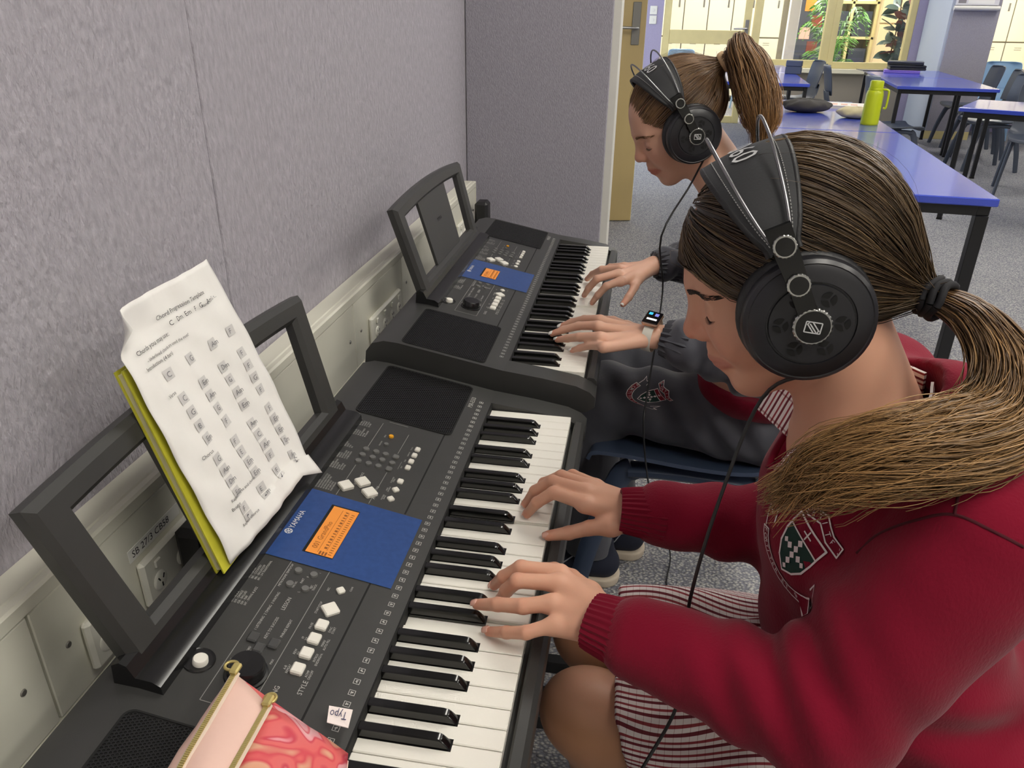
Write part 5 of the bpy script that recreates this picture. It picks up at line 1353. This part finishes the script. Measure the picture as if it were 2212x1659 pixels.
FLF=[zz([(1355,706),(1325,693),(1295,690),(1262,692)],[.715,.712,.705,.694]),
     zz([(1297,690),(1262,690),(1235,696),(1212,705)],[.735,.722,.708,.6955]),
     zz([(1293,703),(1250,704),(1218,712),(1193,721)],[.737,.723,.709,.697]),
     zz([(1297,727),(1252,728),(1226,731),(1204,734)],[.733,.719,.706,.695]),
     zz([(1304,748),(1272,747),(1252,752),(1236,757)],[.726,.712,.700,.6880])]
FRF=[zz([(1378,603),(1371,620),(1358,642),(1346,657)],[.735,.728,.715,.704]),
     zz([(1342,606),(1310,618),(1292,637),(1279,654)],[.745,.735,.712,.6880]),
     zz([(1336,590),(1290,602),(1272,622),(1262,638)],[.749,.742,.715,.6880]),
     zz([(1340,580),(1300,582),(1280,592),(1268,603)],[.745,.735,.712,.6880]),
     zz([(1348,574),(1318,576),(1300,584),(1288,592)],[.738,.726,.708,.6880])]
def b2head(p):
    d=head_sdf(H2.l(p))*f32(H2.s);d=smin(d,cap(p,H2.w((-.028,0,-.045)),NB2,.049,.054),.022);d=smin(d,cap(p,NB2+[0.02,-.06,-.05],NB2+[0.02,.06,-.05],.038),.04);return d
def b2in(p):
    d=ell(p,(.785,.43,.79),(.085,.13,.12));d=smin(d,ell(p,(.80,.37,.61),(.10,.125,.14)),.05)
    for S,E,W in((S2L,E2L,W2L),(S2R,E2R,W2R)): d=smin(d,chain(p,(S,E,W),(.038,.033,.023),.02),.03)
    for h,k,f in((HP2L,K2L,F2L),(HP2R,K2R,F2R)): d=smin(d,chain(p,(h,k,f),(.07,.045,.032),.02),.03)
    return d
up2=(.1,-.15,1);hl2=hand_parts(FLF,W2L,E2L,up2,.92);hr2=hand_parts(FRF,W2R,E2R,(0,.25,1),.92)
mesh=[surf(b2head,H2.c-[.17,.20,.20],H2.c+[.20,.19,.13],.0030),surf(b2in,(.40,.06,.0),(.98,.74,.95),.010)]
for fn,F5,Wr in((hl2,FLF,W2L),(hr2,FRF,W2R)):
    P=np.concatenate([np.array(f) for f in F5]+[Wr[None],Wr[None]+[.05,0,0]]);mesh.append(surf(fn,P.min(0)-.03,P.max(0)+.03,.0024))
V,F=joinmesh(mesh);base=np.array(lin('#d9aa92'));cols=skin_cols(H2.l(V.astype(f32)),V,base,lin('#b5655a'),lin('#d48c77'))
for F5 in(FLF,FRF):
    for f in F5:
        w=np.exp(-(np.linalg.norm(V-f[-1],axis=1)/.013)**2)[:,None]*.5;cols=cols*(1-w)+np.array(lin('#d4806a'))*w
P2=obj('person',V,F,skinm,None,180,cols=cols,loc=(.8,.36,0))
tag(P2,'girl in a dark grey tracksuit with a high ponytail playing the far keyboard','person')
for i,f in enumerate(FLF): nail(f,(-.2,-.4,1),nailw,P2,tip_r=.0058)
for i,f in enumerate(FRF): nail(f,(-.6,-.2,.8) if i else (-.2,-.8,.6),nailw,P2,tip_r=.0058)
face_bits(H2,P2,mat('brow_brown','#7a5638',.7),.0003)
# jacket
def jk(p):
    d=ell(p,(.775,.43,.80),(.115,.155,.13));d=smin(d,cap(p,S2L+[0,.04,0],S2R+[0,-.04,0],.066),.05);d=smin(d,ell(p,(.81,.385,.67),(.125,.15,.12)),.05)
    d=smin(d,cap(p,(.775,.435,.935),(.755,.438,.96),.064),.04)
    for S,E,W in((S2L,E2L,W2L),(S2R,E2R,W2R)):
        cf=W+(E-W)*.26;e=smin(cap(p,S,E,.068,.060),cap(p,E,cf,.060,.046),.02);d=smin(d,e,.02)
        ax=(cf-E)/np.linalg.norm(cf-E);d=d+fold(p,E+(cf-E)*.45,ax+np.array([.2,.2,.6]),110,.007,.09)+fold(p,E+(cf-E)*.8,ax+np.array([.0,-.5,-.3]),160,.005,.06)
    return d+f32(.0035)*np.sin(p[:,0]*55+p[:,2]*41)*np.sin(p[:,1]*47+p[:,2]*33)
def jkc(p): return smax(smax(jk(p),-cap(p,NB2+[.015,0,.015],NB2+[-.05,0,.12],.052,.066),.006),f32(.585)-p[:,2],.006)
V,F=surf(jkc,(.50,.03,.55),(.96,.78,1.03),.0055);obj('jacket',V,F,trackm,P2,180,world=True)
zp=snap(jkc,smoothpath([(.71,.44,.93),(.672,.44,.86),(.662,.43,.78),(.675,.42,.70),(.69,.41,.62)],24),4,.001);V,F=MB().tube(zp,.003,6).arr();obj('jacket_zip',V,F,black_pl,P2,60,world=True)
# gathered elastic cuffs
cuff(E2L,W2L,P2,track2,.0460,.0345,-.062,-.008,20,amp=.0028);cuff(E2R,W2R,P2,track2,.0440,.0330,-.050,.006,20,amp=.0028)
# maroon jumper hem and white shirt showing below the jacket
def hemf(p): return smax(smax(ell(p,(.83,.365,.585),(.135,.155,.075)),f32(.525)-p[:,2],.006),p[:,2]-f32(.60),.006)+f32(.003)*np.sin(p[:,1]*60)
V,F=surf(hemf,(.63,.17,.50),(.97,.56,.62),.006);obj('jumper_hem',V,F,redm,P2,180,world=True)
# track pants
def pants(p):
    d=None
    for h,k,f in((HP2L,K2L,F2L),(HP2R,K2R,F2R)):
        e=smin(cap(p,h,k+[.02,0,0],.092,.070),cap(p,k+[.02,0,-.01],f+[.01,0,.03],.068,.055),.03);d=e if d is None else smin(d,e,.02)
    d=smin(d,ell(p,(.865,.39,.51),(.11,.155,.09)),.03)
    kk=K2L+[.10,-.02,.05];d=d+fold(p,kk,(.8,.3,.5),85,.006,.12)+fold(p,HP2L+[-.10,-.06,.03],(.7,-.3,.6),110,.006,.09)+f32(.003)*np.sin(p[:,0]*48+p[:,2]*35)*np.sin(p[:,1]*40)
    return smax(d,f32(.085)-p[:,2],.008)
V,F=surf(pants,(.38,.19,.07),(1.0,.66,.64),.006);obj('track_pants',V,F,trackm,P2,180,world=True)
cp=snap(pants,np.array([onz(1405,848,.575)]),6)[0]
crest('crest',pants,cp,(.25,-.95,0),(.95,.25,.1),.062,P2,dict(top=mrn,green=grn,white=wht,rib=mrn))
cj=snap(jkc,np.array([onz(1455,580,.80)]),6)[0]
crest('crest',jkc,cj,(0,-1,0),(.2,0,1),.05,P2,dict(top=mrn,green=grn,white=wht,rib=mrn))
# sneakers with outlined side flashes
sole=mat('sneaker_sole','#d8c9b4',.7)
for f in(F2L,F2R):
    fn=lambda p,f=f:smax(smin(cap(p,f+[.05,0,-.003],f+[-.12,0,-.016],.040,.034),cap(p,f+[.02,0,.02],f+[.03,0,.05],.042),.025),f32(.022)-p[:,2],.004)
    V,F=surf(fn,f-[.18,.07,.05],f+[.12,.07,.12],.005);so=obj('sneaker',V,F,navym,P2,180,world=True)
    fs=lambda p,f=f:smax(smax(cap(p*A_((1,1,.3)),(f+[.05,0,0])*np.array([1,1,.3]),(f+[-.12,0,0])*np.array([1,1,.3]),.044,.038),f32(.001)-p[:,2],.002),p[:,2]-f32(.026),.004)
    V,F=surf(fs,f-[.19,.07,.06],f+[.12,.07,.02],.004);obj('sole',V,F,sole,so,180,world=True)
    for x0,dx in((-.07,.04),(-.03,.03),(.0,.03),(-.09,-.05)):
        P=snap(fn,np.array([f+[x0,-.05,-.02],f+[x0+dx*.5,-.05,.01],f+[x0+dx,-.04,.035]]),5,.0008);V,F=MB().tube(P,.0016,5).arr();obj('side_flash',V,F,mat('flash_white','#c9cbd2',.6),so,60,world=True)
# hair
tie2=H2.l(np.array([ony(1558,138,.45)],f32))[0].astype(float)
tw=H2.w(tie2)
h2=hair_set(H2,P2,tie2,3400,13,(-.025,0,.030),(.107,.0865,.097),lambda q:q[:,2]-(f32(.006)+f32(.66)*q[:,0])+f32(.014)*np.clip((np.abs(q[:,1])-.05)/.03,0,1),lin('#654a32'),lin('#9a7850'),41,.0009)
tail(h2,[tw,tw+[.03,-.005,.022],ony(1604,124,.43),ony(1622,162,.415),ony(1638,212,.40),ony(1644,262,.385),ony(1642,292,.38)],[.014,.026,.044,.054,.054,.046,.024],2000,24,lin('#553d27'),lin('#876540'),51,.0010,flat=(.9,-.2,.3),frizz=.005)
td=np.array([.03,-.005,.022]);td/=np.linalg.norm(td);u=np.cross(td,[0,1.,0]);u/=np.linalg.norm(u);v=np.cross(td,u)
MB().loft([tw+td*h_+r_*(np.cos(a_:=np.linspace(0,2*np.pi,28,endpoint=False))[:,None]*u+np.sin(a_)[:,None]*v) for h_,r_ in((.0,.017),(.003,.0195),(.011,.0195),(.014,.017))],True,False).build('hair_tie',mat('tie_beige','#d8b78c',.7),P2,world=True,smooth=60)
HP2=headphones(H2,'black studio headphones worn by the girl in the dark tracksuit')
c0=H2.w((-.005,.105,-.066))
cable('headphone_cable','black headphone cable hanging past the dark tracksuit leg to the floor',[c0,c0+[-.02,.03,-.06],(.60,.33,.88),onz(1432,620,.74),onz(1415,745,.66),onz(1398,850,.60),onz(1390,930,.545),onz(1400,1040,.38),onz(1415,1110,.20),onz(1447,1190,.03),onz(1440,1250,.004),onz(1420,1310,.004),(.45,.2,.004),(.25,.3,.05)])
# smart watch on the left wrist
wt=thing('smart_watch','smart watch with a white strap and lit dark screen on the wrist','watch',tuple(W2L))
axw=(E2L-W2L)/np.linalg.norm(E2L-W2L);uw=np.array([-.05,-.30,1.]);uw-=axw*(uw@axw);uw/=np.linalg.norm(uw);vw=np.cross(axw,uw);cw=W2L+axw*-.017
a=np.linspace(0,2*np.pi,40,endpoint=False);rings=[]
for h_,r_ in((-.009,1.0),(-.009,1.05),(.009,1.05),(.009,1.0)): rings.append(cw+axw*h_+r_*(.0300*np.cos(a)[:,None]*uw+.0330*np.sin(a)[:,None]*vw))
V,F=MB().loft(rings,True,False).arr();obj('strap',V,F,mat('strap_white','#dfddd2',.5),wt,60,world=True)
Mw=np.eye(4);Mw[:3,0]=axw;Mw[:3,1]=vw;Mw[:3,2]=uw;Mw[:3,3]=cw+uw*.0335
V,F=MB().box(-.0155,.0155,-.019,.019,-.004,.005,b=.003,M=Mw).arr();cs=obj('watch_case',V,F,mat('rose_gold','#c9a48c',.3,metal=.9),wt,40,world=True)
V,F=MB().box(-.0145,.0145,-.018,.018,.004,.0062,b=.002,M=Mw).arr();sc=obj('watch_screen',V,F,hp_gl,cs,40,world=True)
for x0,x1,y0,y1,c in((-.010,-.003,.006,.013,'#35a7d8'),(.002,.009,.004,.012,'#6a6fb5'),(-.009,.010,-.009,-.004,'#d8d8dc')):
    V,F=MB().box(x0,x1,-y1,-y0,.0063,.0065,M=Mw).arr();obj('screen_icon',V,F,mat('scr'+c,c,.4,emit=(c,.4)),sc,0,world=True)
# ================================================================ sheet music, book, pencil case
# yellow covered book leaning on the rest
bdir=np.array([-.046,0,.16]);bdir/=np.linalg.norm(bdir);nd=np.array([.16,0,.046]);nd/=np.linalg.norm(nd)
BO=np.array([.147,0,.716])
def BP(a,b,h): return BO+np.array([0,a,0])+bdir*b+nd*h
bk2=thing('exercise_book','yellow-green covered book leaning on the near music rest','book',tuple(BP(-.43,0,0)))
yel=mat('book_yellow','#c6c23c',.45,var=(60,.08));pg=mat('book_pages','#ded9b0',.8)
def slabB(nm,a0,a1,b0,b1,h0,h1,m,par):
    V=[BP(a,b,h) for a in(a0,a1) for b in(b0,b1) for h in(h0,h1)];return obj(nm,V,[(0,1,3,2),(4,6,7,5),(0,4,5,1),(2,3,7,6),(0,2,6,4),(1,5,7,3)],m,par,0,world=True)
slabB('pages',-.545,-.350,.003,.238,-.0105,-.0018,pg,bk2);slabB('front_cover',-.549,-.345,0,.242,-.0017,0,yel,bk2);slabB('back_cover',-.547,-.345,0,.242,-.0122,-.0106,yel,bk2);slabB('spine',-.345,-.343,0,.242,-.0120,-.0002,yel,bk2)
# curled sheet of chords
SHW,SHH=.200,.292
def sheet_pt(u,v):
    """u across 0..1, v up 0..1 -> world (curled, crumpled paper)"""
    a=-.553+SHW*u+.014*(1-v);b=.004+SHH*v
    h=.006+.010*math.sin(math.pi*u)*(1-.4*v)+.010*max(0,u-.55)**2*(1-v)*4-.006*v*math.sin(3*u)+.004*math.sin(7*u+3*v)*v
    h+=.010*max(0,.12-v)/.12*(u-.2)*1.2                                     # foot curls outward
    if v<.10: b+=.012*u                                                     # lifted corner
    tcr=(1-u)*.9+(1-v)*1.6
    if v>.90: h+=.010*(v-.9)/.1*(1.2-abs(u-.15)*3 if u<.5 else .2)
    b-=.055*max(0,u-.80)/.2*max(0,.35-v)*1.2
    bend=max(0,b-.235);h-=0*bend
    p=BP(a,b,h);p=p+np.array([-.10*bend*1.2,0,0])*.4
    p=p+nd*.0016*math.sin(31*u+11*v)*math.sin(17*v-9*u)
    if u<.12 and v>.86: p=p+nd*.02*(.12-u)/.12*(v-.86)/.14-np.array([0,-.01,.02])*(.12-u)/.12*(v-.86)/.14
    return p
G=[[sheet_pt(i/36,j/48) for i in range(37)] for j in range(49)]
V,F=sheet(G,.0004);ms=obj('sheet_music',V,F,mat('paper_white','#eceae6',.75,bump=('noise',22,.35,.006)),None,120,loc=tuple(BP(-.43,0,.012)));tag(ms,'crumpled white sheet titled Chord Progression Template on the near rest','sheet music')
def on_sheet(V2,h=.0007):
    out=[]
    for u,v in V2:
        p=sheet_pt(u,v);e=.004;n=np.cross(sheet_pt(u+e,v)-sheet_pt(u-e,v),sheet_pt(u,v+e)-sheet_pt(u,v-e));n/=np.linalg.norm(n);n*=np.sign(n@nd);out.append(p+n*h)
    return np.array(out)
pr_=MB();gb=MB();ha=MB()
def ptxt(mb,t,u,v,size):
    tv,tf=text_arr(t)
    if len(tf):mb.add(on_sheet([(u+x*size/SHW,v+y*size/SHH) for x,y,_ in tv],.0026),tf)
ptxt(pr_,'Chord Progression Template',.36,.90,.0068);ptxt(pr_,'Name:',.70,.86,.0045);ptxt(ha,'G. n...',.80,.863,.006);ptxt(pr_,'Chords you may use:',.10,.835,.0068)
ptxt(pr_,'C   Dm  Em   F   G   Am',.42,.862,.0075)
ptxt(pr_,'-  Underlined chords are used the most!',.14,.800,.0045);ptxt(pr_,'Introduction (4 bars)',.10,.775,.0056);ptxt(pr_,'Verse',.14,.655,.0058);ptxt(pr_,'Chorus',.14,.40,.0058);ptxt(pr_,'Repeat Verse and chorus',.17,.195,.0050);ptxt(pr_,'Bridge',.15,.165,.0056);ptxt(pr_,'Repeat chorus',.17,.075,.0050)
def cells(v0,rows,chs,dv=.058):
    for r in range(rows):
        for c in range(4):
            u=.21+c*.20+.004*r;v=v0-r*dv
            gb.add(on_sheet([(u,v),(u+.065,v),(u+.065,v+.040),(u,v+.040)],.0011),[(0,1,2,3)]);ptxt(ha,chs[(r*4+c)%len(chs)],u+.012,v+.010,.0088)
cells(.705,1,['C','G','Am','F']);cells(.605,4,['C','Em','Dm','F','G','Am','G','F','B','G','Am','G','Em','F','Em','F']);cells(.345,4,['G','F','Am','F','Am','E','C','Em','Dm','Em','Am','Em','Em','Em','F','Dm'],.052);cells(.120,2,['F','E','F','Am','F','Em','F','C'],.045)
obj('printed_text',*pr_.arr(),mat('print_black','#3a3a3d',.7),ms,0,world=True);obj('chord_boxes',*gb.arr(),mat('print_grey','#cfcdcb',.75),ms,0,world=True);obj('pencil_writing',*ha.arr(),mat('pencil_grey','#77777b',.7),ms,0,world=True)
for c_ in ms.children: c_['kind']='stuff'
# pencil case
pinkm=mat('case_pink','#e9c3b5',.5,bump=('noise',25,.25,.004));zipm=mat('zip_gold','#c9b878',.35,metal=.6);tape_m=mat('zip_tape','#d9c6b4',.8)
def marble():
    m=bpy.data.materials.new('marbled_print');m.use_nodes=True;nt=m.node_tree;N=nt.nodes;L=nt.links;b=N['Principled BSDF'];b.inputs['Roughness'].default_value=.45
    tc=N.new('ShaderNodeTexCoord');w=N.new('ShaderNodeTexNoise');w.inputs['Scale'].default_value=15.;w.inputs['Detail'].default_value=1.;w.inputs['Distortion'].default_value=1.6;L.new(tc.outputs['Object'],w.inputs['Vector'])
    r=N.new('ShaderNodeValToRGB');e=r.color_ramp.elements;e[0].position=.25;e[0].color=(*lin('#e0a080'),1);e[1].position=.75;e[1].color=(*lin('#e8b0b8'),1)
    for p,c in((.36,'#e2a98c'),(.40,'#d94a56'),(.43,'#e46a68'),(.50,'#e36d6c'),(.53,'#d03c50'),(.55,'#e9a0a6'),(.62,'#e7b5b8'),(.64,'#d9525f'),(.67,'#eaa9ae')):
        q=e.new(p);q.color=(*lin(c),1)
    L.new(w.outputs['Fac'],r.inputs[0]);L.new(r.outputs[0],b.inputs['Base Color']);return m
pc=thing('pencil_case','pink pencil case with gold zips and marbled red print lying on the near keyboard','pencil case',(.26,-.76,.68))
# long axis from far end (t=0) to near end (t=1); each section: left foot, zip one, zip two, right foot
SEC=[]
for t in np.linspace(0,1,22):
    y=-.686-.235*t;puff=math.sin(math.pi*min(1,t*1.6+.06)) if t<.55 else 1
    puff=min(1,.25+1.9*t) if t<.4 else 1.
    z0=.692-.0;kk=1.
    xl=.213+.030*t;z1=.7245+.012*puff;x1=.229+.022*t+.004;x2=.272+.020*t;z2=.713+.020*puff;xr=.340+.026*min(1,t*2.2)-.03*max(0,t-.5);zr=.6735
    SEC.append((y,xl,x1,z1,x2,z2,xr,zr,puff))
def pcase(name,i0,m,n=9):
    G=[]
    for (y,xl,x1,z1,x2,z2,xr,zr,pf) in SEC:
        pts={0:((xl,.6950),(x1,z1),.012),1:((x1,z1),(x2,z2),.006),2:((x2,z2),(xr,zr),.016),3:((xr,zr),(xl,.6950),.0)}[i0];(xa,za),(xb,zb),bul=pts;row=[]
        d=np.array([xb-xa,zb-za]);L_=np.linalg.norm(d);nn=np.array([-d[1],d[0]])/L_
        for q in np.linspace(0,1,n):
            o=nn*bul*pf*math.sin(math.pi*q)*(1 if i0!=3 else 0)
            if i0==3: zz_=PZ0+.65+(PX0-min(xa+d[0]*q,PX0))*(PZ1-PZ0)/(PX0-PX1)+.002 ;row.append((xa+d[0]*q,y-.02*(1-q)*(1-min(1,(-.686-y)/.235)),max(zz_,za+d[1]*q-.01)));continue
            # far end pinches slightly
            yy=y-(.020*(q if i0==1 else (1.0 if i0==2 else 0)))*(1-min(1,(-.686-y)/.235)) 
            row.append((xa+d[0]*q+o[0],yy,za+d[1]*q+o[1]+.0012*math.sin(q*17+y*160)*pf*(i0!=1)))
        G.append(row)
    V,F=sheet(np.array(G)[:,::-1] if False else G,.0016);return obj(name,V,F,m,pc,180,world=True)
pcase('side_panel',0,pinkm);pcase('top_gusset',1,pinkm);mp_=pcase('printed_panel',2,marble());pcase('base_panel',3,pinkm)
# closed far end
e0=SEC[0];Vn=[(e0[1],e0[0],.695),(e0[2],e0[0],e0[3]),(e0[4],e0[0]-.02,e0[5]),(e0[6],e0[0]-.02,e0[7]),((e0[1]+e0[6])/2,e0[0]-.01,.684)];obj('end_panel',Vn,[(0,1,2,3,4)],mp_.data.materials[0],pc,0,world=True)
for j,(ix,iz,dy) in enumerate(((2,3,0),(4,5,-.02))):
    P=[np.array([s_[ix],s_[0]+dy*(1-min(1,(-.686-s_[0])/.235)),s_[iz]+.0015]) for s_ in SEC];zt=obj('zip',*MB().tube(P,.0042,8,flat=(.45,1.)).arr(),tape_m,pc,60,world=True)
    mb=MB()
    Pq=smoothpath(P,120)
    for q in range(119): mb.box(-.0019,.0019,-.0007,.0007,0,.0026,M=np.array(Matrix.Translation(Pq[q]+np.array([0,0,.0004]))))
    zo=obj('zip_teeth',*mb.arr(),zipm,zt,0,world=True);zo['kind']='stuff'
    c_=P[0]+np.array([0,.003,.002]);MB().box(c_[0]-.004,c_[0]+.004,c_[1]-.008,c_[1]+.004,c_[2],c_[2]+.005,b=.0015).build('zip_slider',zipm,zt,world=True)
    a=np.linspace(0,2*np.pi,25);MB().tube([c_+np.array([-.006-.006*math.cos(x) if j==0 else .0+.005*math.cos(x),.002+.005*math.sin(x),.001]) for x in a],.0014,7,cap=False).build('zip_pull',zipm,zt,world=True,smooth=60)
# woven label with its word
tg=[onz(711,1524,.688),onz(762,1533,.682),onz(752,1572,.676),onz(706,1560,.684)]
tgv=np.array(tg);lb=obj('woven_label',np.concatenate([tgv,tgv-[0,0,.0008]]),[(0,1,2,3),(7,6,5,4),(0,4,5,1),(1,5,6,2),(2,6,7,3),(3,7,4,0)],mat('label_white','#efe3df',.7),pc,0,world=True)
tv,tf=text_arr('Typo');wx=tv[:,0].max()
o_,r_,d_=tgv[2]*.75+tgv[1]*.25+ (tgv[3]-tgv[2])*.14,(tgv[3]-tgv[2]),(tgv[1]-tgv[2])
obj('label_word',np.array([tgv[1]*.72+tgv[2]*.28+(tgv[0]-tgv[1])*(.14+.72*x/wx)+(tgv[2]-tgv[1])*(y*.62)+np.array([0,0,.0020]) for x,y,_ in tv]),tf,mat('ink_navy','#2a2c55',.6),lb,0,world=True)
